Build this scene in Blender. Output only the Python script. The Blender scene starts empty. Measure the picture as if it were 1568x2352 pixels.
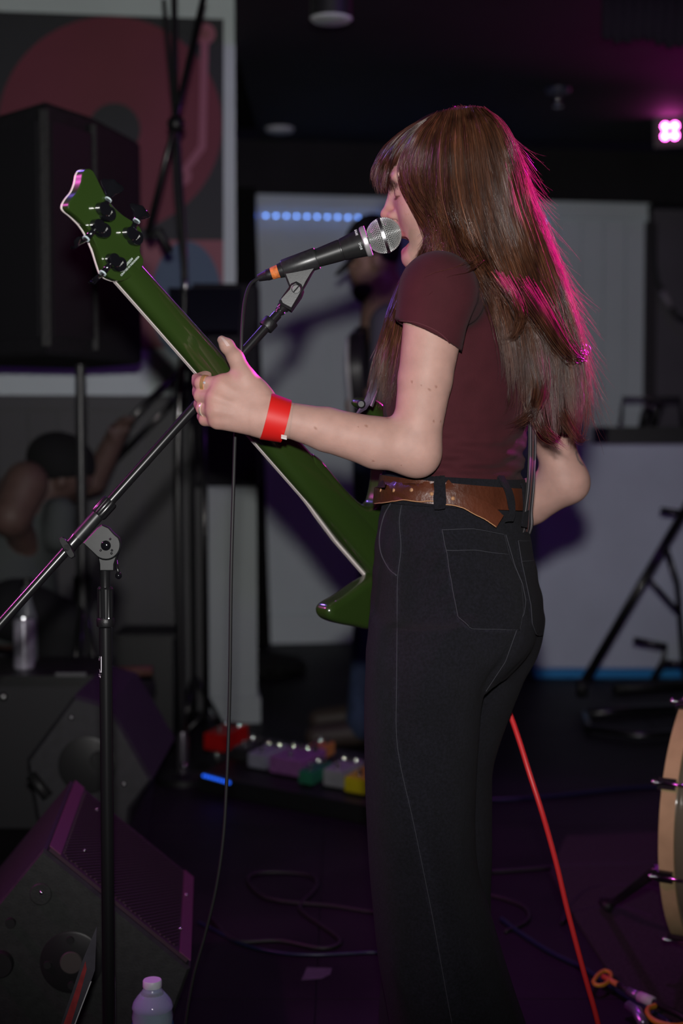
import bpy, math, random
import numpy as np
from mathutils import Vector, Matrix
from mathutils.bvhtree import BVHTree
random.seed(7); rng = np.random.default_rng(7)
sc = bpy.context.scene
COL = sc.collection

# ------------------------------------------------------------------ camera, light, exposure
FPX = 3267.0; HC = 1.09; PITCH = math.atan(176/FPX)
CAM = np.array([0.0, 0.0, HC])
FWD = np.array([0, math.cos(PITCH), -math.sin(PITCH)])
UPV = np.array([0, math.sin(PITCH), math.cos(PITCH)])
RGT = np.array([1.0, 0, 0])
cd = bpy.data.cameras.new('camera'); cam = bpy.data.objects.new('camera', cd); COL.objects.link(cam)
cd.sensor_fit = 'VERTICAL'; cd.sensor_height = 36.0; cd.lens = 36.0*FPX/2352
cam.location = CAM; cam.rotation_euler = (math.pi/2-PITCH, 0, 0)
cd.dof.use_dof = True; cd.dof.focus_distance = 2.08; cd.dof.aperture_fstop = 2.8
cd.clip_start = 0.05; cd.clip_end = 60
sc.camera = cam
sc.view_settings.view_transform = 'Standard'; sc.view_settings.look = 'None'
sc.view_settings.gamma = 1.0; sc.view_settings.exposure = 0.0; sc.view_settings.use_curve_mapping = False

w = bpy.data.worlds.new('world'); sc.world = w; w.use_nodes = True
w.node_tree.nodes['Background'].inputs[0].default_value = (0.35, 0.3, 0.6, 1)
w.node_tree.nodes['Background'].inputs[1].default_value = 0.004

def aim(o, target):
    d = Vector(target) - o.location
    o.rotation_euler = d.to_track_quat('-Z', 'Y').to_euler()
def lamp(name, kind, loc, target, energy, color, size=0.1, spot=60, blend=0.6):
    l = bpy.data.lights.new(name, kind); o = bpy.data.objects.new(name, l); COL.objects.link(o)
    l.energy = energy; l.color = color
    if kind == 'AREA': l.shape = 'DISK'; l.size = size
    else: l.shadow_soft_size = size
    if kind == 'SPOT': l.spot_size = math.radians(spot); l.spot_blend = blend
    o.location = loc; aim(o, target); return o
# the photographer's flash, just above the lens
lamp('camera_flash', 'SPOT', (0.0, -0.02, HC+0.125), (0, 5, 1.75), 198, (1.0, 0.98, 0.96), size=0.024, spot=76, blend=1.0)
# stage lights: magenta back light (the par hanging at the right), violet back light, magenta front wash, violet wash on wall and floor
lamp('stage_magenta_back', 'SPOT', (1.62, 6.7, 2.45), (0.33, 2.2, 1.36), 1700, (1.0, 0.015, 0.45), size=0.06, spot=9.5, blend=.8)
lamp('stage_magenta_side', 'SPOT', (2.25, 4.5, 2.35), (0.40, 2.22, 1.40), 24000, (1.0, 0.005, 0.72), size=0.06, spot=9.5, blend=1.0)
lamp('stage_violet_back', 'SPOT', (-1.15, 3.25, 2.5), (-0.25, 2.1, 1.05), 26, (0.30, 0.16, 1.0), size=0.06, spot=50)
lamp('stage_magenta_front', 'SPOT', (-2.3, 2.2, 2.35), (0.1, 2.15, 1.1), 85, (1.0, 0.14, 0.72), size=0.08, spot=70)
lamp('stage_violet_wash', 'SPOT', (0.9, 3.6, 2.52), (0.2, 7.0, 0.6), 9.5, (0.42, 0.10, 1.0), size=0.1, spot=110)
lamp('stage_violet_floor', 'SPOT', (0.7, 4.4, 2.52), (0.3, 2.9, 0.0), 42, (0.62, 0.06, 0.85), size=0.1, spot=80)

def P(px, py, d):
    return CAM + d*(FWD + RGT*((px-784)/FPX) - UPV*((py-1176)/FPX))
def ray(px, py):
    v = FWD + RGT*((px-784)/FPX) - UPV*((py-1176)/FPX)
    return v
def G(px, py, z=0.0):
    v = ray(px, py); t = (z-HC)/v[2]; return CAM + v*t
def PZ(px, py, y):          # point seen at px,py on the upright plane at distance y
    v = ray(px, py); return CAM + v*(y/v[1])

# ------------------------------------------------------------------ materials
MATS = {}
def mat(name, col, rough=0.5, metal=0.0, noise=0.0, nscale=20.0, bump=0.0, bscale=80.0, coat=0.0, spec=0.5,
        emit=None, estr=0.0, trans=0.0, sheen=0.0, attr=None, sss=0.0, alpha=None):
    if name in MATS: return MATS[name]
    m = bpy.data.materials.new(name); m.use_nodes = True
    nt = m.node_tree; b = nt.nodes['Principled BSDF']
    c = (*col, 1)
    b.inputs['Base Color'].default_value = c; b.inputs['Roughness'].default_value = rough
    b.inputs['Metallic'].default_value = metal; b.inputs['Coat Weight'].default_value = coat
    b.inputs['Coat Roughness'].default_value = 0.06
    b.inputs['Specular IOR Level'].default_value = spec
    if sheen: b.inputs['Sheen Weight'].default_value = sheen; b.inputs['Sheen Roughness'].default_value = 0.5
    if trans: b.inputs['Transmission Weight'].default_value = trans
    if sss:
        b.inputs['Subsurface Weight'].default_value = sss; b.inputs['Subsurface Radius'].default_value = (0.012, 0.005, 0.003)
        b.inputs['Subsurface Scale'].default_value = 0.35
    if emit is not None:
        b.inputs['Emission Color'].default_value = (*emit, 1); b.inputs['Emission Strength'].default_value = estr
    tc = nt.nodes.new('ShaderNodeTexCoord')
    src = None
    if noise > 0:
        n = nt.nodes.new('ShaderNodeTexNoise'); n.inputs['Scale'].default_value = nscale; n.inputs['Detail'].default_value = 5
        nt.links.new(tc.outputs['Object'], n.inputs['Vector'])
        mr = nt.nodes.new('ShaderNodeMapRange'); mr.inputs['From Min'].default_value = 0.3; mr.inputs['From Max'].default_value = 0.7
        mr.inputs['To Min'].default_value = 1-noise; mr.inputs['To Max'].default_value = 1+noise
        nt.links.new(n.outputs['Fac'], mr.inputs['Value'])
        mx = nt.nodes.new('ShaderNodeMix'); mx.data_type = 'RGBA'; mx.blend_type = 'MULTIPLY'; mx.inputs[0].default_value = 1
        mx.inputs[6].default_value = c; nt.links.new(mr.outputs[0], mx.inputs[7]); src = mx.outputs[2]
    if attr:
        a = nt.nodes.new('ShaderNodeVertexColor'); a.layer_name = attr
        mx = nt.nodes.new('ShaderNodeMix'); mx.data_type = 'RGBA'; mx.blend_type = 'MULTIPLY'; mx.inputs[0].default_value = 1
        if src is not None: nt.links.new(src, mx.inputs[6])
        else: mx.inputs[6].default_value = c
        nt.links.new(a.outputs[0], mx.inputs[7]); src = mx.outputs[2]
    if src is not None: nt.links.new(src, b.inputs['Base Color'])
    if bump > 0:
        n = nt.nodes.new('ShaderNodeTexNoise'); n.inputs['Scale'].default_value = bscale; n.inputs['Detail'].default_value = 4
        nt.links.new(tc.outputs['Object'], n.inputs['Vector'])
        bp = nt.nodes.new('ShaderNodeBump'); bp.inputs['Strength'].default_value = bump; bp.inputs['Distance'].default_value = 0.004
        nt.links.new(n.outputs['Fac'], bp.inputs['Height']); nt.links.new(bp.outputs[0], b.inputs['Normal'])
    MATS[name] = m; return m

# ------------------------------------------------------------------ object helpers
def tag(o, label, cat, group=None):
    o['label'] = label; o['category'] = cat
    if group: o['group'] = group
    return o
def thing(name, label, cat, loc=(0, 0, 0), group=None):
    o = bpy.data.objects.new(name, None); COL.objects.link(o); o.location = [float(c) for c in loc]
    o.empty_display_size = 0.05
    return tag(o, label, cat, group)
def npmesh(name, V, Fq, m=None, smooth=True, mats=None, fm=None):
    me = bpy.data.meshes.new(name)
    V = np.asarray(V, dtype=np.float32)
    if isinstance(Fq, np.ndarray):
        k = Fq.shape[1]; nf = len(Fq)
        me.vertices.add(len(V)); me.vertices.foreach_set('co', V.ravel())
        me.loops.add(nf*k); me.loops.foreach_set('vertex_index', Fq.astype(np.int32).ravel())
        me.polygons.add(nf); me.polygons.foreach_set('loop_start', np.arange(0, nf*k, k, dtype=np.int32))
        me.update(calc_edges=True)
    else:
        me.from_pydata([tuple(map(float, v)) for v in V], [], Fq); me.update()
    if mats:
        for x in mats: me.materials.append(x)
        if fm is not None: me.polygons.foreach_set('material_index', np.asarray(fm, dtype=np.int32))
    elif m: me.materials.append(m)
    if smooth: me.polygons.foreach_set('use_smooth', np.ones(len(me.polygons), dtype=bool))
    me.validate()
    return me
def link(name, me, parent=None, label=None):
    o = bpy.data.objects.new(name, me); COL.objects.link(o)
    if parent is not None:
        o.parent = parent
        o.matrix_parent_inverse = wmat(parent).inverted()
    if label: o['label'] = label
    return o
def wmat(o):
    mm = o.matrix_basis.copy(); p = o.parent; c = o
    mm = Matrix.Translation(o.location) @ o.rotation_euler.to_matrix().to_4x4() @ Matrix.Diagonal((*o.scale, 1))
    if p is not None: mm = wmat(p) @ o.matrix_parent_inverse @ mm
    return mm

def nrm(v): v = np.asarray(v, float); return v/(np.linalg.norm(v)+1e-12)
def frame(d, ref=None):
    d = nrm(d)
    if ref is None: ref = np.array([0, 0, 1.0]) if abs(d[2]) < 0.9 else np.array([1.0, 0, 0])
    u = nrm(np.cross(ref, d)); v = np.cross(d, u); return u, v
def spline(pts, n):
    pts = np.asarray(pts, float); k = len(pts)
    if k < 3:
        t = np.linspace(0, 1, n)[:, None]; return pts[0]*(1-t)+pts[-1]*t
    q = np.vstack([2*pts[0]-pts[1], pts, 2*pts[-1]-pts[-2]])
    ts = np.linspace(0, k-1, n); i = np.minimum(ts.astype(int), k-2); f = (ts-i)[:, None]
    p0, p1, p2, p3 = q[i], q[i+1], q[i+2], q[i+3]
    return 0.5*((2*p1)+(-p0+p2)*f+(2*p0-5*p1+4*p2-p3)*f*f+(-p0+3*p1-3*p2+p3)*f**3)
class MB:
    """collects shapes for ONE mesh object"""
    def __init__(s): s.v = []; s.f = []; s.n = 0
    def raw(s, V, F):
        s.v.extend(np.asarray(V, float).reshape(-1, 3).tolist()); s.f.extend([tuple(int(i)+s.n for i in f) for f in F]); s.n += len(V); return s
    def tube(s, pts, r, sides=10, caps=True, smooth=0, flat=None):
        pts = np.asarray(pts, float)
        if smooth: pts = spline(pts, smooth)
        n = len(pts); r = np.broadcast_to(np.interp(np.linspace(0, 1, n), np.linspace(0, 1, len(np.atleast_1d(r))), np.atleast_1d(r)), (n,))
        T = np.gradient(pts, axis=0); u, v = frame(T[0]); V = []
        for i in range(n):
            t = nrm(T[i]); u = nrm(u-t*np.dot(u, t)); v = np.cross(t, u)
            for k in range(sides):
                a = 2*math.pi*k/sides
                V.append(pts[i]+r[i]*(math.cos(a)*u+math.sin(a)*v))
        F = []
        for i in range(n-1):
            for k in range(sides):
                a = i*sides+k; b = i*sides+(k+1) % sides; F.append((a, b, b+sides, a+sides))
        if caps: F.append(tuple(range(sides))[::-1]); F.append(tuple(range((n-1)*sides, n*sides)))
        return s.raw(V, F)
    def lathe(s, a, b, prof, sides=24, ref=None, caps=True):
        """prof: list of (t along a->b, radius)"""
        a = np.asarray(a, float); b = np.asarray(b, float); u, v = frame(b-a, ref); V = []
        for t, r in prof:
            for k in range(sides):
                an = 2*math.pi*k/sides; V.append(a+(b-a)*t+r*(math.cos(an)*u+math.sin(an)*v))
        n = len(prof); F = []
        for i in range(n-1):
            for k in range(sides):
                p = i*sides+k; q = i*sides+(k+1) % sides; F.append((p, q, q+sides, p+sides))
        if caps: F.append(tuple(range(sides))[::-1]); F.append(tuple(range((n-1)*sides, n*sides)))
        return s.raw(V, F)
    def box(s, c, ex, ey, ez):
        """centre and three half-extent vectors"""
        c, ex, ey, ez = [np.asarray(q, float) for q in (c, ex, ey, ez)]
        V = [c+i*ex+j*ey+k*ez for i in (-1, 1) for j in (-1, 1) for k in (-1, 1)]
        return s.raw(V, [(0, 1, 3, 2), (4, 6, 7, 5), (0, 4, 5, 1), (2, 3, 7, 6), (0, 2, 6, 4), (1, 5, 7, 3)])
    def abox(s, lo, hi):
        lo = np.asarray(lo, float); hi = np.asarray(hi, float); h = (hi-lo)/2
        return s.box((lo+hi)/2, (h[0], 0, 0), (0, h[1], 0), (0, 0, h[2]))
    def prism(s, poly, off, bev=0.0):
        """3-D polygon swept along the vector off"""
        poly = np.asarray(poly, float); off = np.asarray(off, float); n = len(poly)
        if bev > 0:
            c = poly.mean(0); on = nrm(off); L = np.linalg.norm(off)
            ins = np.array([p-nrm(p-c-on*np.dot(p-c, on))*bev for p in poly])
            rings = [ins, poly+on*bev, poly+on*(L-bev), ins+off]
        else: rings = [poly, poly+off]
        V = np.vstack(rings); F = [tuple(range(n))[::-1], tuple(range((len(rings)-1)*n, len(rings)*n))]
        for i in range(len(rings)-1):
            for k in range(n):
                a = i*n+k; b = i*n+(k+1) % n; F.append((a, b, b+n, a+n))
        return s.raw(V, F)
    def ball(s, c, r, seg=14, rings=9, R=None):
        c = np.asarray(c, float); r = np.broadcast_to(np.asarray(r, float), (3,)); V = []; F = []
        for i in range(rings+1):
            th = math.pi*i/rings
            for k in range(seg):
                ph = 2*math.pi*k/seg
                p = np.array([math.sin(th)*math.cos(ph), math.sin(th)*math.sin(ph), math.cos(th)])*r
                if R is not None: p = R @ p
                V.append(c+p)
        for i in range(rings):
            for k in range(seg):
                a = i*seg+k; b = i*seg+(k+1) % seg; F.append((a, a+seg, b+seg, b))
        return s.raw(V, F)
    def ribbon(s, pts, wd, thick=0.0015):
        pts = np.asarray(pts, float); n = len(pts); T = np.gradient(pts, axis=0); wd = np.broadcast_to(np.asarray(wd, float), (n, 3)); V = []
        for i in range(n):
            nn = nrm(np.cross(T[i], wd[i]))*thick/2
            V += [pts[i]-wd[i]-nn, pts[i]+wd[i]-nn, pts[i]+wd[i]+nn, pts[i]-wd[i]+nn]
        F = [(0, 1, 2, 3)[::-1], tuple(4*(n-1)+k for k in range(4))]
        for i in range(n-1):
            for k in range(4):
                a = 4*i+k; b = 4*i+(k+1) % 4; F.append((a, b, b+4, a+4))
        return s.raw(V, F)
    def build(s, name, m, parent=None, smooth=False, label=None, angle=None):
        me = npmesh(name, s.v, s.f, m, smooth=smooth or angle is not None)
        if angle is not None: me.set_sharp_from_angle(angle=math.radians(angle))
        return link(name, me, parent, label)
def struct(o): o['kind'] = 'structure'; return o
def text_mesh(name, body, size, origin, xdir, ydir, m, parent, extrude=0.0002, align='CENTER', shear=0.0):
    cu = bpy.data.curves.new(name, 'FONT'); cu.body = body; cu.size = size; cu.align_x = align; cu.align_y = 'CENTER'; cu.extrude = extrude; cu.shear = shear
    t = bpy.data.objects.new(name, cu); COL.objects.link(t)
    dg = bpy.context.evaluated_depsgraph_get(); me = bpy.data.meshes.new_from_object(t.evaluated_get(dg))
    bpy.data.objects.remove(t)
    x = nrm(xdir); y = nrm(np.asarray(ydir)-x*np.dot(ydir, x)); z = np.cross(x, y)
    M = Matrix(((x[0], y[0], z[0], origin[0]), (x[1], y[1], z[1], origin[1]), (x[2], y[2], z[2], origin[2]), (0, 0, 0, 1)))
    me.transform(M); me.materials.clear(); me.materials.append(m)
    return link(name, me, parent)

# ------------------------------------------------------------------ implicit-surface modelling
class Field:
    def __init__(s, lo, hi, h):
        s.lo = np.asarray(lo, float); s.h = h
        n = np.ceil((np.asarray(hi)-s.lo)/h).astype(int)+1
        s.f = np.full(n, 0.3, np.float32); s.n = n
        s.ax = [(s.lo[i]+h*np.arange(n[i])).astype(np.float32) for i in range(3)]
    def box(s, lo, hi):
        a = np.clip(np.floor((np.asarray(lo)-s.lo)/s.h).astype(int), 0, s.n); b = np.clip(np.ceil((np.asarray(hi)-s.lo)/s.h).astype(int)+1, 0, s.n)
        return a, b
    def put(s, lo, hi, fn, k=0.0, sub=False, cut=None):
        m = k+3*s.h
        a, b = s.box(np.asarray(lo)-m, np.asarray(hi)+m)
        if np.any(b-a <= 0): return s
        sl = tuple(slice(a[i], b[i]) for i in range(3))
        X = s.ax[0][sl[0]][:, None, None]; Y = s.ax[1][sl[1]][None, :, None]; Z = s.ax[2][sl[2]][None, None, :]
        d = fn(X, Y, Z).astype(np.float32)
        if cut:
            for p0, nn in cut:
                nn = nrm(nn); d = np.maximum(d, (X-p0[0])*nn[0]+(Y-p0[1])*nn[1]+(Z-p0[2])*nn[2])
        g = s.f[sl]
        if sub: d = -d; g2 = np.maximum(g, d); sg = -1
        else: g2 = np.minimum(g, d); sg = 1
        if k > 0:
            hh = np.maximum(k-np.abs(g-d), 0)/k; g2 = g2-sg*hh*hh*k*0.25
        s.f[sl] = g2; return s
    def rcone(s, a, b, r1, r2, k=0.01, sub=False, flat=None, cut=None):
        a = np.asarray(a, float); b = np.asarray(b, float); ba = b-a; L2 = float(ba@ba)+1e-12; R = max(r1, r2)*(1 if flat is None else max(1, flat[1]))
        def fn(X, Y, Z):
            px, py, pz = X-a[0], Y-a[1], Z-a[2]
            h = np.clip((px*ba[0]+py*ba[1]+pz*ba[2])/L2, 0, 1)
            qx, qy, qz = px-h*ba[0], py-h*ba[1], pz-h*ba[2]
            sc_ = 1.0
            if flat is not None:
                d = nrm(flat[0]); c = (qx*d[0]+qy*d[1]+qz*d[2])*(1/flat[1]-1); qx, qy, qz = qx+c*d[0], qy+c*d[1], qz+c*d[2]
                sc_ = min(1.0, flat[1])
            return (np.sqrt(qx*qx+qy*qy+qz*qz)-(r1+(r2-r1)*h))*sc_
        return s.put(np.minimum(a, b)-R, np.maximum(a, b)+R, fn, k, sub, cut)
    def chain(s, pts, rs, k=0.01, **kw):
        for i in range(len(pts)-1): s.rcone(pts[i], pts[i+1], rs[i], rs[i+1], k if i == 0 else min(k, 0.006), **kw)
        return s
    def ell(s, c, r, R=None, k=0.01, sub=False, cut=None):
        c = np.asarray(c, float); r = np.asarray(r, float); R = np.eye(3) if R is None else np.asarray(R); m = float(max(r))
        def fn(X, Y, Z):
            px, py, pz = X-c[0], Y-c[1], Z-c[2]
            q = [(px*R[0, i]+py*R[1, i]+pz*R[2, i]) for i in range(3)]     # columns of R = local axes
            k0 = np.sqrt(sum((q[i]/r[i])**2 for i in range(3))); k1 = np.sqrt(sum((q[i]/r[i]**2)**2 for i in range(3)))+1e-9
            return k0*(k0-1)/k1
        return s.put(c-m, c+m, fn, k, sub, cut)
    def slices(s, rows, ang, k=0.01, infl=0.0, ztop=None, zbot=None, cap=0.01):
        """rows: (z, cx, cy, a, b) stacked ellipses, a across (direction ang), b fore and aft"""
        rows = np.asarray(sorted(rows, key=lambda q: q[0])); z0 = rows[0, 0] if zbot is None else zbot; z1 = rows[-1, 0] if ztop is None else ztop
        m = rows[:, 3:5].max()+infl; lo = (rows[:, 1].min()-m, rows[:, 2].min()-m, z0); hi = (rows[:, 1].max()+m, rows[:, 2].max()+m, z1)
        la = np.array([math.cos(ang), math.sin(ang)])
        def fn(X, Y, Z):
            zz = Z.ravel(); q = [smooth_interp(zz, rows[:, 0], rows[:, i])[None, None, :] for i in range(1, 5)]
            px, py = X-q[0], Y-q[1]; u = px*la[0]+py*la[1]; v = -px*la[1]+py*la[0]
            a, b = q[2], q[3]; k0 = np.sqrt((u/a)**2+(v/b)**2); k1 = np.sqrt((u/a**2)**2+(v/b**2)**2)+1e-9
            d = k0*(k0-1)/k1-infl
            dz = np.maximum(Z-z1, z0-Z)
            return np.maximum(d, dz)
        return s.put(lo, hi, fn, k)
    def mesh(s):
        f = s.f; ins = f < 0; nx, ny, nz = f.shape
        c = np.zeros((nx-1, ny-1, nz-1), np.uint8)
        for i in (0, 1):
            for j in (0, 1):
                for l in (0, 1): c += ins[i:nx-1+i, j:ny-1+j, l:nz-1+l]
        I = np.argwhere((c > 0) & (c < 8)); idx = np.full(c.shape, -1, np.int32); idx[I[:, 0], I[:, 1], I[:, 2]] = np.arange(len(I))
        acc = np.zeros((len(I), 3)); cnt = np.zeros(len(I))
        cor = [(i, j, l) for i in (0, 1) for j in (0, 1) for l in (0, 1)]
        val = {q: f[I[:, 0]+q[0], I[:, 1]+q[1], I[:, 2]+q[2]].astype(float) for q in cor}
        for q in cor:
            for a in range(3):
                if q[a] == 0:
                    p = list(q); p[a] = 1; p = tuple(p); v0, v1 = val[q], val[p]; m = (v0 < 0) != (v1 < 0)
                    t = np.where(m, v0/np.where(np.abs(v0-v1) < 1e-12, 1, v0-v1), 0)
                    pos = np.tile(np.array(q, float), (len(I), 1)); pos[:, a] += t
                    acc += pos*m[:, None]; cnt += m
        V = s.lo+s.h*(I+acc/cnt[:, None]); F = []
        for a in range(3):
            b, c2 = (a+1) % 3, (a+2) % 3
            sl0 = [slice(None)]*3; sl1 = [slice(None)]*3; sl0[a] = slice(0, -1); sl1[a] = slice(1, None)
            s0 = ins[tuple(sl0)]; s1 = ins[tuple(sl1)]; E = np.argwhere(s0 != s1)
            E = E[(E[:, b] > 0) & (E[:, c2] > 0) & (E[:, b] < f.shape[b]-1) & (E[:, c2] < f.shape[c2]-1)]
            fl = s0[E[:, 0], E[:, 1], E[:, 2]]
            def cell(db, dc):
                e = E.copy(); e[:, b] += db; e[:, c2] += dc; return idx[e[:, 0], e[:, 1], e[:, 2]]
            Q = np.stack([cell(-1, -1), cell(0, -1), cell(0, 0), cell(-1, 0)], 1)
            Q[~fl] = Q[~fl][:, ::-1]; F.append(Q)
        F = np.vstack(F); F = F[(F >= 0).all(1)]
        return V, F
def smooth_interp(x, xp, fp):
    """monotone-ish cubic through the rows"""
    xp = np.asarray(xp, float); fp = np.asarray(fp, float); m = np.gradient(fp, xp)
    i = np.clip(np.searchsorted(xp, x)-1, 0, len(xp)-2); h = xp[i+1]-xp[i]; t = np.clip((x-xp[i])/h, 0, 1)
    return ((2*t**3-3*t**2+1)*fp[i]+(t**3-2*t**2+t)*h*m[i]+(-2*t**3+3*t**2)*fp[i+1]+(t**3-t**2)*h*m[i+1]).astype(np.float32)
def relax(V, F, it=2, lam=0.5):
    n = len(V)
    for _ in range(it):
        S = np.zeros_like(V); C = np.zeros(n)
        for a, b in ((0, 1), (1, 2), (2, 3), (3, 0)):
            for p, q in ((a, b), (b, a)):
                for d in range(3): S[:, d] += np.bincount(F[:, p], V[F[:, q], d], n)
                C += np.bincount(F[:, p], minlength=n)
        V = V+lam*(S/np.maximum(C, 1)[:, None]-V)
    return V
def vnormals(V, F):
    N = np.cross(V[F[:, 2]]-V[F[:, 0]], V[F[:, 3]]-V[F[:, 1]]); R = np.zeros_like(V)
    for k in range(4):
        for d in range(3): R[:, d] += np.bincount(F[:, k], N[:, d], len(V))
    return R/(np.linalg.norm(R, axis=1, keepdims=True)+1e-12)
def bvh_of(V, F): return BVHTree.FromPolygons([Vector(v) for v in V], [tuple(map(int, f)) for f in F])
def shoot(bvh, px, py, off=0.0, default=None):
    """the point of a surface seen at px,py, lifted off along its normal"""
    v = nrm(ray(px, py)); loc, no, i, d = bvh.ray_cast(Vector(CAM), Vector(v))
    if loc is None:
        if default is None: return None, None
        q = P(px, py, default); return q, -v
    no = np.array(no); no = no if no@v < 0 else -no
    return np.array(loc)+no*off, no
# ================================================================== the setting
M_floor = mat('stage_black_floor', (0.012, 0.010, 0.013), rough=0.55, noise=0.5, nscale=3.0, bump=0.12, bscale=25, spec=.15)
M_white = mat('white_wall_paint', (0.76, 0.86, 0.86), rough=0.6, noise=0.05, nscale=2.5, bump=0.05, bscale=30)
M_greyw = mat('grey_wainscot_paint', (0.046, 0.044, 0.051), rough=0.55, noise=0.12, nscale=4)
M_dkwall = mat('dark_grey_wall', (0.13, 0.12, 0.14), rough=0.7, noise=0.15, nscale=3)
M_ceil = mat('black_ceiling_paint', (0.010, 0.009, 0.012), rough=0.8, noise=0.3, nscale=4)
M_blk = mat('black_plastic', (0.008, 0.008, 0.009), rough=0.45, bump=0.15, bscale=200)
M_blkm = mat('black_metal', (0.010, 0.010, 0.011), rough=0.28, coat=0.3)
M_blkc = mat('black_cloth', (0.006, 0.006, 0.007), rough=0.9)
M_chrome = mat('chrome', (0.75, 0.75, 0.78), rough=0.15, metal=1.0)
M_steel = mat('brushed_steel', (0.55, 0.55, 0.57), rough=0.3, metal=1.0)
M_rub = mat('black_rubber', (0.012, 0.012, 0.013), rough=0.55)

class Wall:
    def __init__(s, pxa, da, pxb, db):
        a = PZ(pxa, 1000, da); b = PZ(pxb, 1000, db); s.a = np.array([a[0], a[1], 0]); s.e = nrm([b[0]-a[0], b[1]-a[1], 0])
        s.n = np.array([s.e[1], -s.e[0], 0.0])            # towards the camera
        if s.n[1] > 0: s.n = -s.n
    def at(s, px, py, off=0.0):
        v = ray(px, py); t = ((s.a-CAM)@s.n+off)/(v@s.n); return CAM+v*t
    def sz(s, px, py): q = s.at(px, py); return (q-s.a)@s.e, q[2]
    def pt(s, u, z, off=0.0): return s.a+s.e*u+np.array([0, 0, z])+s.n*off
    def slab(s, mb, u0, u1, z0, z1, t0, t1):
        return mb.prism([s.pt(u0, z0, t0), s.pt(u1, z0, t0), s.pt(u1, z1, t0), s.pt(u0, z1, t0)], s.n*(t1-t0))
WB = Wall(600, 7.40, 1480, 7.70)     # the white wall behind the stage
WL = Wall(0, 5.50, 543, 5.607)       # the wall with the poster

fl = struct(MB().abox((-4.5, -1.0, -0.10), (4.5, 9.0, -0.004)).build('floor', M_floor))
pw = 1.22
for i in range(-3, 3):
    for j in range(-2, 5):
        x0 = -0.05+i*pw; y0 = 2.70+(j-1)*pw
        MB().abox((x0+0.0015, y0+0.0015, -0.004), (x0+pw-0.0015, y0+pw-0.0015, 0.0)).build('floor_panel', M_floor, fl)
ceil = struct(MB().abox((-4.5, -1.0, 3.00), (4.5, 9.0, 3.12)).build('ceiling', M_ceil))
MB().prism([(-.10, 1.0, 2.6), (-.335, 4.6, 2.6), (-.417, 5.64, 2.6), (-.417, 7.42, 2.6), (4.5, 7.42, 2.6), (4.5, 1.0, 2.6)], (0, 0, .40)).build('soffit', M_ceil, ceil)

# back wall: white vertical boards, black bulkhead above
u0 = WB.sz(590, 700)[0]; u1 = WB.sz(1486, 700)[0]; ztop = WB.at(900, 454)[2]
mb = MB(); WB.slab(mb, u0, u1, 0, ztop, -0.12, -0.012); wb = struct(mb.build('wall_back', M_white))
nb = 17; bw = (u1-u0)/nb
for i in range(nb):
    mb = MB(); WB.slab(mb, u0+i*bw+0.002, u0+(i+1)*bw-0.002, 0.16, ztop-0.09, -0.012, 0.0); mb.build('board', M_white, wb)
mb = MB(); WB.slab(mb, u0, u1, 0.0, 0.155, -0.012, 0.012); struct(mb.build('baseboard_back', M_white))
mb = MB(); WB.slab(mb, u0, u1+0.01, ztop-0.085, ztop, -0.012, 0.012); struct(mb.build('trim_1', M_white))
mb = MB(); WB.slab(mb, u0-2.5, u1+3.0, ztop, 2.60, -0.12, 0.03); struct(mb.build('trim_2', M_ceil))
# dark wall to the right and the dark corner post
mb = MB(); WB.slab(mb, u1+0.0, u1+3.0, 0, ztop, -0.30, -0.16); struct(mb.build('wall_right', M_dkwall))
mb = MB(); WB.slab(mb, u1-0.02, u1+0.045, 0, ztop-0.1, -0.12, 0.02); struct(mb.build('trim_3', mat('dark_post', (0.05, 0.045, 0.05), rough=0.5)))

PILZ = PZ(525, 1112, 5.6)[2]
# left wall with wainscot and corner post
uL = WL.sz(541, 500)[0]; zr = WL.at(200, 908)[2]
mb = MB(); WL.slab(mb, -2.6, uL, zr, 3.00, -0.12, 0.0); wl = struct(mb.build('wall_left', M_white))
mb = MB(); WL.slab(mb, -2.6, WL.sz(470, 1200)[0], 0.0, zr-0.03, -0.12, -0.02); ws = struct(mb.build('wall_left_wainscot', M_greyw))
nbw = 30; b0 = -2.6; b1 = WL.sz(470, 1200)[0]; bw = (b1-b0)/nbw
for i in range(nbw):
    mb = MB(); WL.slab(mb, b0+i*bw+0.003, b0+(i+1)*bw-0.003, 0.12, zr-0.06, -0.02, -0.006); mb.build('board', M_greyw, ws)
mb = MB(); WL.slab(mb, b0, b1, 0, 0.12, -0.02, 0.006); struct(mb.build('baseboard_left', M_greyw))
mb = MB(); WL.slab(mb, b0, b1, zr-0.055, zr, -0.02, 0.012); struct(mb.build('trim_4', M_greyw))
mb = MB(); WL.slab(mb, WL.sz(470, 1300)[0], WL.sz(581, 1300)[0], 0.10, PILZ, -0.10, 0.26); WL.slab(mb, WL.sz(470, 1300)[0]-0.003, WL.sz(581, 1300)[0]+0.012, 0.0, 0.10, -0.10, 0.272)
struct(mb.build('trim_5', mat('grey_post_paint', (0.36, 0.40, 0.40), rough=.6, noise=.06, nscale=3)))

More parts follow.
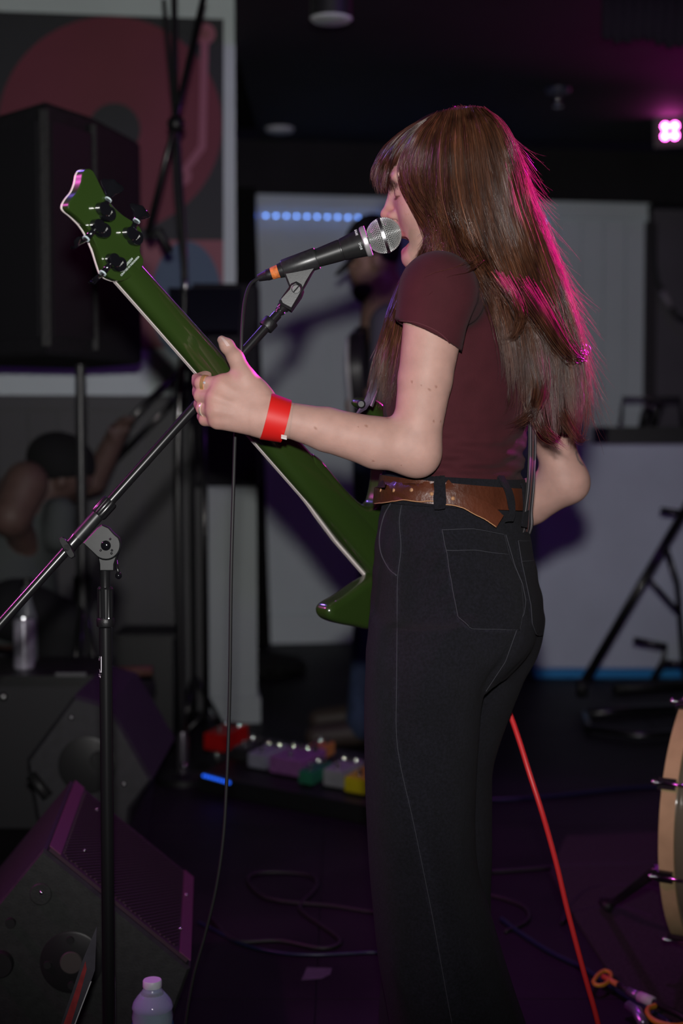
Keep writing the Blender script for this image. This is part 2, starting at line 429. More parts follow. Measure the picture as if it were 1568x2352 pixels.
# poster with a record and a tone arm
po = thing('wall_poster', 'large turntable poster with a dark red record on the white wall', 'poster', WL.at(260, 800))
def wl_poly(pts, t0, t1, name, m, parent):
    return MB().prism([WL.at(x, y, t0) for x, y in pts], WL.n*(t1-t0)).build(name, m, parent)
def circ(cx, cy, r, ry=None, n=48, a0=0, a1=2*math.pi): return [(cx+r*math.cos(a0+(a1-a0)*k/n), cy+(ry or r)*math.sin(a0+(a1-a0)*k/n)) for k in range(n)]
M_pdark = mat('poster_charcoal', (0.034, 0.036, 0.042), rough=0.6)
M_pred = mat('poster_dark_red', (0.215, 0.036, 0.062), rough=0.6, noise=0.08, nscale=3)
M_ppink = mat('poster_dusty_pink', (0.38, 0.13, 0.16), rough=0.6)
M_parm = mat('poster_arm_pink', (0.46, 0.15, 0.22), rough=0.6)
M_pblue = mat('poster_slate_blue', (0.10, 0.16, 0.25), rough=0.6)
wl_poly([(-260, 19), (513, 46), (513, 800), (-260, 800)], 0.0, 0.012, 'panel', M_pdark, po)
wl_poly(circ(253, 287, 257, 249, 72), 0.012, 0.014, 'record', M_pred, po)
wl_poly(circ(262, 298, 60, 61, 40), 0.014, 0.0155, 'record_label', M_pdark, po)
wl_poly([(-260, 552), (513, 552), (513, 800), (-260, 800)], 0.012, 0.0135, 'lower_band', M_ppink, po)
wl_poly(circ(428, 690, 82, 136, 40), 0.0135, 0.015, 'blue_dome', M_pblue, po)
ta = wl_poly(circ(470, 78, 25, 25, 30), 0.014, 0.0165, 'tone_arm_pivot', M_parm, po)
wl_poly(circ(470, 78, 10, 10, 20), 0.0165, 0.018, 'pivot_cap', M_ppink, ta)
wl_poly([(461, 95), (479, 95), (473, 340), (432, 395), (418, 386), (456, 334)], 0.014, 0.0162, 'tone_arm', M_parm, po)
wl_poly(circ(418, 404, 22, 22, 30), 0.014, 0.0166, 'cartridge', M_parm, po)
wl_poly(circ(418, 404, 9, 9, 20), 0.0166, 0.018, 'cartridge_cap', M_ppink, po)
# ================================================================== the singer
TH = math.radians(28)
FW = np.array([-math.cos(TH), math.sin(TH), 0]); LF = np.array([-math.sin(TH), -math.cos(TH), 0]); ANG = math.atan2(LF[1], LF[0])
def row(y, xl, xr, d, rho, th=TH):
    c = P((xl+xr)/2, y, d); wdt = (xr-xl)/2/FPX*d
    a = wdt/math.sqrt(math.sin(th)**2+(rho*math.cos(th))**2); return (c[2], c[0], c[1], a, a*rho)
DT = 2.215
torso = [row(625, 1010, 1190, 2.17, .72), row(660, 965, 1205, 2.175, .70), row(710, 925, 1220, DT, .70), row(800, 895, 1229, DT, .74), row(880, 878, 1230, DT, .78), row(950, 877, 1223, DT, .76),
         row(1020, 881, 1213, DT, .74), row(1080, 882, 1207, DT, .72), row(1140, 880, 1206, DT, .72), row(1220, 870, 1220, DT, .78)]
# joints
SHL = P(1006, 672, 2.02); ELL = P(952, 1032, 2.045); WRL = P(640, 962, 2.02)
SHR = P(1172, 680, 2.335); ELR = P(1298, 1104, 2.36); WRR = P(1040, 1262, 2.50)
NECK = P(1090, 640, 2.185)
skinpts = {}
# head frame
YAW = math.radians(8)
HF0 = np.array([-math.cos(YAW), math.sin(YAW), 0]); HLf = np.array([-math.sin(YAW), -math.cos(YAW), 0])
HP = math.radians(3); HF = nrm(HF0*math.cos(HP)-np.array([0, 0, 1])*math.sin(HP)); HU = np.cross(HF, HLf)
if HU[2] < 0: HU = -HU
HC0 = P(1033, 428, 2.155); HR = np.stack([HF, HLf, HU], 1)
def hp(f, l, u): return HC0+HF*f+HLf*l+HU*u

# ---- head
fd = Field(HC0-np.array([.155, .135, .20]), HC0+np.array([.135, .135, .14]), 0.0019)
fd.ell(hp(-.006, 0, .028), (.091, .073, .081), HR, k=0)
fd.ell(hp(.034, 0, -.022), (.050, .058, .080), HR, k=.03)
fd.ell(hp(.050, 0, .012), (.036, .052, .045), HR, k=.02)
for s in (-1, 1):
    fd.rcone(hp(-.004, s*.052, -.052), hp(.046, s*.016, -.100), .019, .017, k=.025)
    fd.ell(hp(.044, s*.036, -.036), (.026, .022, .022), HR, k=.020)             # cheek
    fd.ell(hp(.076, s*.030, .012), (.010, .026, .009), HR, k=.014)               # brow ridge
    fd.ell(hp(.0905, s*.034, -.006), (.014, .016, .010), HR, k=.014, sub=True)   # socket
    fd.ell(hp(.070, s*.031, -.0085), (.0125, .0145, .0115), HR, k=.003)          # closed lid
    fd.ell(hp(.0830, s*.0130, -.0395), (.0125, .0075, .0075), HR, k=.005)        # nostril wing
    fd.ell(hp(.0855, s*.0120, -.0465), (.0060, .0030, .0032), HR, k=.002, sub=True)
    fd.ell(hp(-.012, s*.069, -.012), (.017, .007, .030), HR, k=.006)             # ear
    fd.ell(hp(-.009, s*.080, -.010), (.009, .004, .018), HR, k=.004, sub=True)
fd.rcone(hp(.083, 0, .004), hp(.0955, 0, -.0335), .0075, .0095, k=.010)
fd.ell(hp(.0975, 0, -.0350), (.0105, .0098, .0085), HR, k=.006)
fd.rcone(hp(.084, 0, -.040), hp(.0800, 0, -.064), .007, .008, k=.010)            # philtrum
for s in (-1, 1):                                                                # upper lip
    fd.rcone(hp(.0830, 0, -.0675), hp(.0560, s*.0225, -.0750), .0062, .0035, k=.006)
fd.ell(hp(.060, 0, -.104), (.019, .021, .017), HR, k=.016)                       # chin
fd.ell(hp(.075, 0, -.0815), (.038, .0230, .0100), HR, k=.004, sub=True)          # open mouth
for s in (-1, 1):
    fd.rcone(hp(.0715, 0, -.0940), hp(.0550, s*.0215, -.0780), .0068, .0035, k=.003)  # lower lip
fd.rcone(hp(-.025, 0, -.055), P(1078, 668, 2.165), .052, .050, k=.03)
hv, hf = fd.mesh(); hv = relax(hv, hf, 3, .4)
# colour of the skin itself: lips, inside of the mouth, brows, freckles
loc = (hv-HC0) @ HR; tint = np.ones((len(hv), 3))
def blob(c, r, colr, sharp=1.0):
    q = ((loc-np.array(c))/np.array(r)); w_ = np.clip((1-np.sqrt((q*q).sum(1)))*2.5*sharp, 0, 1)[:, None]
    tint[:] = tint*(1-w_)+np.array(colr)*w_
for s in (-1, 1):
    blob((.074, s*.010, -.0700), (.016, .018, .0085), (.80, .58, .58)); blob((.068, s*.010, -.0925), (.016, .017, .010), (.80, .56, .56))
    blob((.080, s*.032, .0135), (.014, .022, .0045), (.45, .30, .25)); blob((.078, s*.032, -.0165), (.012, .018, .0025), (.35, .25, .22), 2)
blob((.050, 0, -.0815), (.030, .021, .0105), (.30, .12, .12), 1.5)
blob((.090, .006, -.036), (.020, .016, .016), (1.0, .86, .84))
for _ in range(34):
    c = (.055+.03*rng.random(), .012+.045*rng.random(), -.045+.04*rng.random()); tint_r = .0011+.0006*rng.random()
    q = np.linalg.norm(loc-np.array([0, 0, 0])-np.array(c), axis=1)
    j = np.argmin(q); q2 = np.linalg.norm(hv-hv[j], axis=1); tint[j] *= np.array([.90, .82, .76])

# ---- trunk, arms and legs
fb = Field((-.30, 1.86, -.01), (.52, 2.70, 1.40), 0.0034)
fb.slices([(r[0], r[1], r[2], r[3]-.012, r[4]-.012) for r in torso], ANG, k=0)
fb.rcone(NECK+np.array([0, 0, .03]), NECK-np.array([0, 0, .05]), .048, .060, k=.03)
for a, b in ((SHL, 1), (SHR, -1)): fb.rcone(NECK-np.array([0, 0, .03]), a, .045, .046, k=.03)
fb.chain([SHL, SHL*.45+ELL*.55, ELL], [.046, .0385, .0335], k=.02)
fb.ell(ELL+np.array([0.006, 0, -.012]), (.026, .026, .026), k=.014)
FA1 = ELL*.72+WRL*.28; FA2 = ELL*.35+WRL*.65
fb.chain([ELL, FA1+np.array([0, 0, -.003]), FA2, P(676, 968, 2.022)], [.0345, .0370, .0312, .0262], k=.02)
fb.chain([SHR, SHR*.45+ELR*.55, ELR], [.046, .038, .031], k=.02)
fb.ell(ELR+np.array([.013, 0, -.008]), (.022, .024, .022), k=.014)
fb.chain([ELR, ELR*.7+WRR*.3, WRR], [.037, .038, .026], k=.02)
fdir = nrm(WRR-ELR)
HND = WRR+fdir*.075; fb.rcone(WRR, HND, .024, .026, k=.012, flat=(FW, .6))
for i in range(4): 
    b0 = HND+np.array([0, 0, .026-.017*i]); fb.chain([b0, b0+fdir*.035+FW*.004, b0+fdir*.05-FW*.025, b0+fdir*.045-FW*.045], [.0095, .009, .008, .007], k=.004)
fb.chain([WRR+fdir*.03+np.array([0, 0, .015]), WRR+fdir*.055+np.array([0, 0, .045]), WRR+fdir*.085+np.array([0, 0, .06])], [.012, .010, .008], k=.006)
HIPL = P(1010, 1330, 2.17); KNL = P(968, 1960, 2.135); ANL = P(1050, 2560, 2.16)
HIPR = P(1090, 1350, 2.27); KNR = P(1015, 1950, 2.27); ANR = P(1010, 2520, 2.28)
for a, b, c in ((HIPL, KNL, ANL), (HIPR, KNR, ANR)):
    fb.chain([a, b, c], [.060, .042, .032], k=.03)
    c2 = np.array([c[0], c[1], .032]); fb.rcone(c, c2, .034, .03, k=.01); fb.rcone(c2+FW*.02, c2+FW*.14-np.array([0, 0, .008]), .03, .022, k=.012); fb.rcone(c2, c2-FW*.045, .03, .026, k=.01)
bv, bf = fb.mesh(); bv = relax(bv, bf, 2, .4)

# ---- left hand on the neck
fh = Field(P(735, 1000, 2.02)*[1, 0, 1]+[0, 1.93, -.03], P(735, 1000, 2.02)*[0, 0, 0]+[-.0, 2.13, 1.27], 0.0016) if False else Field((-.215, 1.94, 1.075), (-.060, 2.11, 1.245), 0.0015)
VD = FWD
fh.rcone(P(662, 966, 2.022), P(628, 960, 2.018), .0262, .0262, k=0)
MCP = [P(509, 884, 2.008), P(495, 914, 2.004), P(494, 943, 2.006), P(500, 967, 2.013)]
CB = [P(605, 938, 2.016), P(605, 954, 2.012), P(605, 968, 2.012), P(602, 975, 2.018)]
mr = [.0135, .0132, .0125, .0115]
for i in range(4): fh.rcone(CB[i], MCP[i], .0168, mr[i], k=.016)
fh.rcone(P(590, 935, 2.026), P(520, 925, 2.024), .019, .014, k=.014)
PIP = [P(463, 880, 2.020), P(462, 909, 2.022), P(466, 938, 2.024), P(471, 964, 2.028)]
DIP = [P(452, 874, 2.047), P(457, 900, 2.050), P(460, 928, 2.050), P(466, 956, 2.050)]
TIP = [P(474, 862, 2.070), P(479, 886, 2.074), P(482, 913, 2.076), P(486, 942, 2.075)]
fr = [.0104, .0106, .0100, .0090]
for i in range(4):
    fh.rcone(MCP[i], PIP[i], mr[i]*.88, fr[i]*.97, k=.0035); fh.rcone(PIP[i], DIP[i], fr[i], fr[i]*.93, k=.003); fh.rcone(DIP[i], TIP[i], fr[i]*.93, fr[i]*.75, k=.003)
    fh.ell(MCP[i]+(-VD)*.003, (.0105, .0085, .0095), k=.006)
TH0 = [P(604, 922, 2.022), P(563, 868, 2.012), P(541, 822, 2.018), P(521, 794, 2.028), P(509, 781, 2.032)]
fh.chain(TH0, [.0185, .0148, .0112, .0098, .0066], k=.014)
fh.rcone(P(585, 905, 2.02), P(525, 880, 2.018), .017, .011, k=.018)
for i in range(4):   # tendons on the back of the hand
    fh.rcone(CB[i]*.35+MCP[i]*.65-VD*.0165*.72, MCP[i]-VD*.0100, .0030, .0035, k=.006)
lv, lf = fh.mesh(); lv = relax(lv, lf, 3, .4)
tb = np.ones((len(bv), 3)); tl = np.ones((len(lv), 3))
for i in range(4):
    for c, r in ((MCP[i], .013), (PIP[i], .011)):
        q = np.linalg.norm(lv-c, axis=1); w_ = np.clip(1.6-q/r, 0, 1)[:, None]; tl = tl*(1-w_*.5)+tl*np.array([1, .80, .78])*w_*.5
# the thumb nail
nq = (lv-P(515, 784, 2.018)); nl = np.linalg.norm(lv-P(517, 786, 2.024), axis=1)
tl[nl < .0085] *= np.array([1.12, 1.15, 1.15])
bbv = bvh_of(bv, bf)
for (x, y, r) in ((967, 886, 1.6), (983, 896, 1.7), (1012, 966, 1.3), (1003, 890, 1.2), (995, 968, 1.3), (723, 981, 1.6), (840, 977, 1.2), (823, 980, 1.1), (921, 1068, 1), (860, 1058, 1), (1031, 903, 1.2), (697, 1018, 1), (947, 880, 1.2), (890, 960, 1.2)):
    q, no = shoot(bbv, x, y)
    if q is not None: d_ = np.linalg.norm(bv-q, axis=1); tb[np.argmin(d_)] *= np.array([.62, .50, .44])
def tattoo(pts):   # dark line drawing above the right elbow
    q = spline([list(p)+[0] for p in pts], 40)
    for x, y, _ in q:
        h_, no = shoot(bbv, x, y)
        if h_ is not None: d_ = np.linalg.norm(bv-h_, axis=1); tb[d_ < .0022] *= np.array([.80, .84, .88])
tattoo([(1322, 1040), (1330, 1060), (1342, 1070)]); tattoo([(1322, 1040), (1334, 1034), (1342, 1028)]); tattoo([(1330, 1015), (1334, 1030)])
M_skin = mat('skin', (0.445, 0.265, 0.222), rough=0.56, noise=0.08, nscale=45, bump=0.07, bscale=420, attr='tint', sss=0.25, spec=0.28)
V = np.vstack([hv, bv, lv]); F = np.vstack([hf, bf+len(hv), lf+len(hv)+len(bv)]); TT = np.vstack([tint, tb, tl])
me = npmesh('body', V, F, M_skin)
ca = me.color_attributes.new('tint', 'FLOAT_COLOR', 'POINT'); ca.data.foreach_set('color', np.hstack([TT, np.ones((len(TT), 1))]).astype(np.float32).ravel())
singer = thing('person', 'person singing into the microphone in a maroon shirt and black jeans, long brown hair', 'person', (P(1050, 1400, 2.18)[0], P(1050, 1400, 2.18)[1], 0))
link('body', me, singer)

# ---- shirt
fs = Field((-.10, 1.86, .99), (.50, 2.52, 1.42), 0.0028)
hem = P(1000, 1107, 2.12)[2]
fs.slices([r for r in torso if r[0] > hem-.10], ANG, k=0, infl=-.001, zbot=hem)
fs.rcone(NECK-np.array([0, 0, .012]), NECK-np.array([0, 0, .06]), .056, .075, k=.03)
for a in (SHL, SHR): fs.rcone(NECK-np.array([0, 0, .034]), a+np.array([0, 0, .002]), .048, .050, k=.03)
hn = nrm(np.cross(P(1048, 812, 2.07)-P(905, 738, 2.05), P(985, 764, 1.985)-P(905, 738, 2.05))); hn = hn if hn[2] < 0 else -hn
h0 = P(905, 738, 2.05)
SLE = P(977, 800, 2.026)
fs.rcone(SHL+np.array([0, 0, .002]), SLE+(SLE-SHL)*.3, .0525, .0525, k=.022, cut=[(h0, hn)])
fs.rcone(SHL*.3+SLE*.7, SLE+(SLE-SHL)*.5, .0450, .0465, k=0, sub=True)
hnr = nrm(ELR-SHR); h1 = SHR+(ELR-SHR)*.38
fs.rcone(SHR, SHR+(ELR-SHR)*.45, .050, .050, k=.022, cut=[(h1, hnr)])
sv, sf = fs.mesh(); sv = relax(sv, sf, 2, .4); sn = vnormals(sv, sf)
def fold(v, c, dirv, wl, ln, depth):  # a soft fold: ridge along dirv at c
    d = v-c; a = d@nrm(dirv); b = np.abs(d-np.outer(a, nrm(dirv))); bb = np.linalg.norm(b, axis=1)
    return depth*np.exp(-(bb/wl)**2)*np.exp(-(a/ln)**2)
disp = np.zeros(len(sv)); z = sv[:, 2]; xx = sv[:, 0]
wm = np.clip((1.13-z)/.10, 0, 1)*np.clip((z-hem+.005)/.02, 0, 1)
disp += wm*.0034*np.sin(2*math.pi*(z/.030+.9*np.sin(xx*9)+.35*np.sin(xx*31+1)))
disp += wm*.0016*np.sin(2*math.pi*(z/.017+1.4*np.sin(xx*13+2)))
for (a, b, d0, wl, dp) in (((1150, 905), (1010, 930), 2.07, .006, .003), ((1190, 950), (1020, 985), 2.07, .006, .003), ((1200, 1010), (1010, 1060), 2.07, .006, .004), ((1195, 1060), (1010, 1085), 2.07, .005, .004),
                           ((960, 640), (930, 735), 2.0, .007, .004), ((1010, 640), (985, 750), 1.99, .008, -.005), ((1040, 650), (1025, 780), 2.0, .008, .005), ((1075, 640), (1062, 810), 2.03, .009, -.006), ((1100, 680), (1075, 860), 2.06, .010, .006), ((1130, 720), (1090, 900), 2.07, .010, -.004), ((1160, 830), (1040, 880), 2.08, .008, .004), ((1180, 870), (1040, 930), 2.08, .008, -.004)):
    A = P(*a, d0); B = P(*b, d0); disp += fold(sv, (A+B)/2, B-A, wl*1.6, np.linalg.norm(B-A)*.45, dp)
sv = sv+sn*disp[:, None]
M_shirt = mat('maroon_cotton', (0.050, 0.0092, 0.0135), rough=0.88, noise=0.10, nscale=30, bump=0.25, bscale=700, sheen=0.03, spec=0.2)
shirt = link('shirt', npmesh('shirt', sv, sf, M_shirt), singer, 'maroon short-sleeved cotton shirt')
bs = bvh_of(sv, sf)
# sleeve seam and hems
M_seam = mat('maroon_seam', (0.085, 0.014, 0.022), rough=0.9)
def surf_tube(bvh, pts, r, n, off, default=None, sides=6):
    q = spline([list(p)+[0] for p in pts], n); out = []
    for x, y, _ in q:
        h_, no = shoot(bvh, x, y, off, default)
        if h_ is not None: out.append(h_)
    return out
mb = MB()
for pts in ([(884, 1103), (960, 1108), (1100, 1102), (1203, 1110)], [(915, 736), (960, 742), (1005, 762), (1035, 790), (1044, 806)]):
    q = surf_tube(bs, pts, .001, 40, .0004)
    if len(q) > 3: MB().tube(q, .0009, 5).build('hem_stitching', M_seam, shirt, smooth=True)

# ---- jeans
HIPd = 2.18
hips = [row(1116, 882, 1204, DT, .72), row(1150, 876, 1208, DT, .74), row(1190, 869, 1214, DT, .76), row(1240, 861, 1222, DT, .78), row(1300, 856, 1233, DT, .82), row(1370, 851, 1243, DT, .84), row(1430, 847, 1243, DT, .84), row(1490, 850, 1225, DT, .82), row(1550, 870, 1175, DT, .80)]
legL = [row(1430, 860, 1120, 2.135, .95), row(1500, 843, 1135, 2.135, .95), row(1560, 838, 1120, 2.135, .95), row(1620, 836, 1106, 2.135, .95), row(1700, 836, 1099, 2.135, .95), row(1800, 838, 1093, 2.140, .95), row(1900, 842, 1091, 2.145, .95), row(2000, 848, 1099, 2.150, .95), row(2100, 857, 1128, 2.155, .95),
        row(2200, 868, 1158, 2.160, .95), row(2300, 886, 1190, 2.165, .95), row(2352, 895, 1208, 2.170, .95), row(2500, 918, 1240, 2.175, .95), row(2650, 930, 1255, 2.175, .95)]
legR = [row(1430, 1010, 1236, 2.275, .95), row(1500, 1000, 1226, 2.275, .95), row(1560, 985, 1204, 2.275, .95), row(1620, 962, 1180, 2.280, .95), row(1700, 935, 1150, 2.285, .95), row(1760, 920, 1133, 2.290, .95), row(1850, 905, 1130, 2.295, .95), row(1950, 895, 1130, 2.295, .95), row(2100, 884, 1128, 2.300, .95),
        row(2200, 877, 1138, 2.305, .95), row(2352, 868, 1165, 2.310, .95), row(2560, 862, 1185, 2.315, .95)]
fj = Field((-.02, 1.90, .03), (.46, 2.56, 1.10), 0.0034)
fj.slices(hips, ANG, k=0, zbot=hips[-1][0])
fj.slices(legL, ANG, k=.030, zbot=.045)
fj.slices(legR, ANG, k=.018, zbot=.045)
fj.ell(P(1108, 1425, 2.155), (.070, .075, .085), k=.030); fj.ell(P(1178, 1425, 2.27), (.046, .070, .082), k=.022)
jv, jf = fj.mesh(); jv = relax(jv, jf, 3, .45); jn = vnormals(jv, jf)
disp = np.zeros(len(jv))
for (a, b, d0, wl, dp) in (((1005, 1500), (1108, 1582), 2.02, .010, -.006), ((960, 1520), (1075, 1590), 2.02, .012, .004), ((900, 1480), (1010, 1490), 2.02, .010, -.002), ((1185, 1440), (1112, 1590), 2.08, .007, -.006), ((860, 1330), (930, 1345), 2.05, .008, -.003), ((860, 1370), (960, 1400), 2.05, .008, .003),
                           ((1000, 1640), (1085, 1720), 2.02, .012, -.004), ((880, 1600), (1000, 1650), 2.02, .015, .003), ((950, 1800), (1060, 1990), 2.02, .012, .006), ((985, 1790), (1085, 1960), 2.03, .012, -.006), ((1000, 1960), (1060, 2160), 2.04, .014, .005), ((860, 1750), (920, 1900), 2.04, .013, .004), ((900, 1920), (985, 2100), 2.04, .014, -.005),
                           ((930, 2080), (1010, 2250), 2.04, .016, .006), ((1040, 2180), (1130, 2240), 2.05, .016, .005), ((900, 2180), (960, 2330), 2.06, .012, .006), ((1100, 2050), (1030, 1900), 2.05, .012, .005), ((1130, 1540), (1200, 1510), 2.13, .010, -.004), ((1090, 1640), (1150, 1660), 2.15, .010, .003)):
    A = P(*a, d0+.02); B = P(*b, d0+.02); disp += fold(jv, (A+B)/2, B-A, wl*1.7, np.linalg.norm(B-A)*.5, dp)
zz = jv[:, 2]; disp += .0012*np.sin(zz*150+8*np.sin(jv[:, 0]*25))*np.clip((zz-.75)/.1, 0, 1)*np.clip((1.02-zz)/.05, 0, 1)*.6
jv = jv+jn*disp[:, None]
M_denim = mat('black_denim', (0.0056, 0.0052, 0.0088), rough=0.9, noise=0.42, nscale=260, bump=0.6, bscale=900, sheen=0.02, attr='fade', spec=0.25)
jme = npmesh('jeans', jv, jf, M_denim)
def vnoise(p, sc_, seed):
    r_ = np.random.default_rng(seed); t_ = r_.random((32, 32, 32)); q = p*sc_; i = np.floor(q).astype(int); f = q-i; f = f*f*(3-2*f); o = 0
    for dx_ in (0, 1):
        for dy_ in (0, 1):
            for dz_ in (0, 1):
                o = o+t_[(i[:, 0]+dx_) % 32, (i[:, 1]+dy_) % 32, (i[:, 2]+dz_) % 32]*(f[:, 0] if dx_ else 1-f[:, 0])*(f[:, 1] if dy_ else 1-f[:, 1])*(f[:, 2] if dz_ else 1-f[:, 2])
    return o
fade = .72+.5*vnoise(jv, 9, 1)+.35*vnoise(jv, 34, 2)
bj0 = bvh_of(jv, jf)
def worn(pts, n, wd_, amt):     # worn pale edges along the seams
    global fade
    q = spline([list(p)+[0] for p in pts], n)
    for i_, (x, y, _) in enumerate(q):
        h_, no = shoot(bj0, x, y)
        if h_ is None: continue
        near_ = np.abs(jv-h_).max(1) < wd_*2; d_ = np.linalg.norm(jv[near_]-h_, axis=1)
        fade[near_] = np.maximum(fade[near_], 1+amt*(.35+.65*rng.random())*np.exp(-(d_/(wd_*.7))**2))
worn([(922, 1160), (917, 1200), (921, 1260), (913, 1330), (912, 1420), (911, 1560), (910, 1680), (920, 1760), (945, 1870), (968, 1980), (990, 2090), (1010, 2200), (1030, 2310)], 150, .006, 1.3)
worn([(898, 1155), (882, 1185), (872, 1230), (875, 1270), (893, 1306), (911, 1322)], 40, .006, 1.4)
for l_ in ([(1014, 1217), (1024, 1264), (1037, 1345), (1051, 1419), (1079, 1444)], [(1079, 1444), (1130, 1446), (1189, 1446)], [(1024, 1264), (1090, 1266), (1165, 1275)], [(1185, 1243), (1194, 1295), (1214, 1390), (1217, 1432)]): worn(l_, 44, .005, 1.5)
worn([(960, 1900), (1000, 2080), (1050, 2330)], 60, .012, .7)
def add_fade(me_, val):
    ca_ = me_.color_attributes.new('fade', 'FLOAT_COLOR', 'POINT'); ca_.data.foreach_set('color', np.repeat(np.asarray(val, np.float32)[:, None], 4, 1).ravel())
add_fade(jme, fade)
jeans = link('jeans', jme, singer, 'washed black wide-leg jeans')
bj = bvh_of(jv, jf)
M_stitch = mat('grey_worn_stitch', (0.034, 0.034, 0.044), rough=0.8)
def strip_patch(bvh, L, R, rows, cols, off, name, m, parent, default=None, thick=.002, label=None):
    l = spline([list(p)+[0] for p in L], rows) if len(L) > 2 else np.array([[*(np.array(L[0])*(1-t)+np.array(L[1])*t), 0] for t in np.linspace(0, 1, rows)])
    r = spline([list(p)+[0] for p in R], rows) if len(R) > 2 else np.array([[*(np.array(R[0])*(1-t)+np.array(R[1])*t), 0] for t in np.linspace(0, 1, rows)])
    top = []; bot = []; last = default or 2.1
    for i in range(rows):
        for k in range(cols):
            q = l[i]*(1-k/(cols-1))+r[i]*k/(cols-1); h_, no = shoot(bvh, q[0], q[1], 0, None)
            if h_ is None: h_ = P(q[0], q[1], last); no = -nrm(ray(q[0], q[1]))
            else: last = float((h_-CAM)@FWD)
            top.append(h_+no*off); bot.append(h_+no*(off-thick))
    n = rows*cols; Fq = []
    for i in range(rows-1):
        for k in range(cols-1):
            a = i*cols+k; Fq.append((a, a+cols, a+cols+1, a+1)); Fq.append((n+a, n+a+1, n+a+cols+1, n+a+cols))
    ring = [k for k in range(cols)]+[i*cols+cols-1 for i in range(1, rows)]+[(rows-1)*cols+k for k in range(cols-2, -1, -1)]+[i*cols for i in range(rows-2, 0, -1)]
    for a, b in zip(ring, ring[1:]+ring[:1]): Fq.append((a, b, b+n, a+n))
    me = npmesh(name, np.array(top+bot), Fq, m, smooth=True); me.set_sharp_from_angle(angle=math.radians(50))
    add_fade(me, .85+.4*rng.random(len(me.vertices)) if m is M_denim else np.ones(len(me.vertices))); return link(name, me, parent, label)
def poly_lin(pts, n):
    pts = np.asarray(pts, float); s_ = np.r_[0, np.cumsum(np.linalg.norm(np.diff(pts, axis=0), axis=1))]
    t = np.linspace(0, s_[-1], n); return [(np.interp(x, s_, pts[:, 0]), np.interp(x, s_, pts[:, 1])) for x in t]
PL_l = [(1014, 1217), (1024, 1264), (1037, 1345), (1051, 1419), (1079, 1444)]; PL_r = [(1154, 1228), (1165, 1276), (1193, 1340), (1197, 1405), (1189, 1446)]
pk = strip_patch(bj, poly_lin(PL_l, 40), poly_lin(PL_r, 40), 40, 22, .0040, 'back_pocket', M_denim, jeans, thick=.005)
PR_l = [(1185, 1243), (1194, 1295), (1214, 1390), (1217, 1432), (1227, 1457)]; PR_r = [(1213, 1243), (1222, 1290), (1240, 1390), (1243, 1420), (1241, 1458)]
pk2 = strip_patch(bj, poly_lin(PR_l, 40), poly_lin(PR_r, 40), 40, 8, .0032, 'back_pocket', M_denim, jeans, default=2.2, thick=.005)
def stitch(parent, lines, r=.0006, off=.0004, bvh=bj, m=M_stitch, n=60, name='stitching'):
    for pts in lines:
        mb = MB(); q = []
        for x, y in poly_lin(pts, n):
            h_, no = shoot(bvh, x, y, off)
            if h_ is not None: q.append(h_)
        if len(q) > 3:
            # split where depth jumps
            seg = [q[0]]
            for a in q[1:]:
                if np.linalg.norm(a-seg[-1]) > .03:
                    if len(seg) > 3: mb.tube(seg, r, 5)
                    seg = [a]
                else: seg.append(a)
            if len(seg) > 3: mb.tube(seg, r, 5)
        if mb.n: mb.build(name, m, parent, smooth=True)
stitch(jeans, [PL_l+[(1189, 1446)], PL_r, [(1014, 1217), (1085, 1216), (1154, 1228)], [(1024, 1264), (1090, 1264), (1165, 1275)]], off=.0036)
stitch(jeans, [PR_l+[(1240, 1459)], [(1185, 1243), (1212, 1243)], [(1194, 1290), (1220, 1289)]], off=.0036)
stitch(jeans, [spline([(922, 1160, 0), (917, 1200, 0), (921, 1260, 0), (913, 1330, 0), (912, 1420, 0), (911, 1560, 0), (910, 1680, 0), (920, 1760, 0), (945, 1870, 0), (968, 1980, 0), (990, 2090, 0), (1010, 2200, 0), (1030, 2310, 0), (1038, 2352, 0)], 60)[:, :2].tolist()], n=140)
stitch(jeans, [spline([(898, 1155, 0), (882, 1185, 0), (872, 1230, 0), (875, 1270, 0), (893, 1306, 0), (911, 1322, 0)], 30)[:, :2].tolist()], r=.0011)
stitch(jeans, [[(1161, 1228), (1182, 1300), (1199, 1340), (1207, 1380), (1203, 1410), (1192, 1430), (1160, 1520), (1115, 1588)]], r=.0006)
# waistband, belt, loops
def ringpts(rows_, z, off, n=72):
    rr = np.asarray(sorted(rows_, key=lambda q: q[0])); q = [float(smooth_interp(np.array([z]), rr[:, 0], rr[:, i])[0]) for i in range(1, 5)]
    la = np.array([math.cos(ANG), math.sin(ANG)]); fa = np.array([-la[1], la[0]])
    return [np.array([q[0], q[1], z])+np.r_[la*(q[2]+off)*math.cos(t)+fa*(q[3]+off)*math.sin(t), 0] for t in np.linspace(0, 2*math.pi, n, endpoint=False)]
def band(rows_, z0, z1, off, thick, name, m, parent, tilt=0.0, n=72, label=None):
    rings = []
    for zz_, o in ((z0, off), (z1, off), (z1, off+thick), (z0, off+thick)):
        ring = ringpts(rows_, zz_, o, n); c = np.mean(ring, 0); rings.append([p+np.array([0, 0, tilt*(p[0]-c[0])]) for p in ring])
    V = np.vstack(rings); Fq = []
    for j in range(4):
        for k in range(n): Fq.append((j*n+k, j*n+(k+1) % n, ((j+1) % 4)*n+(k+1) % n, ((j+1) % 4)*n+k))
    me = npmesh(name, V, Fq, m, smooth=True); me.set_sharp_from_angle(angle=math.radians(40)); add_fade(me, np.ones(len(me.vertices))); return link(name, me, parent, label)
allr = hips+[row(1090, 884, 1204, DT, .72)]
zb = P(1040, 1138, 2.08)[2]
band(allr, P(1040, 1168, 2.08)[2], P(1040, 1098, 2.08)[2], .001, .004, 'waistband', M_denim, jeans, tilt=-.06)
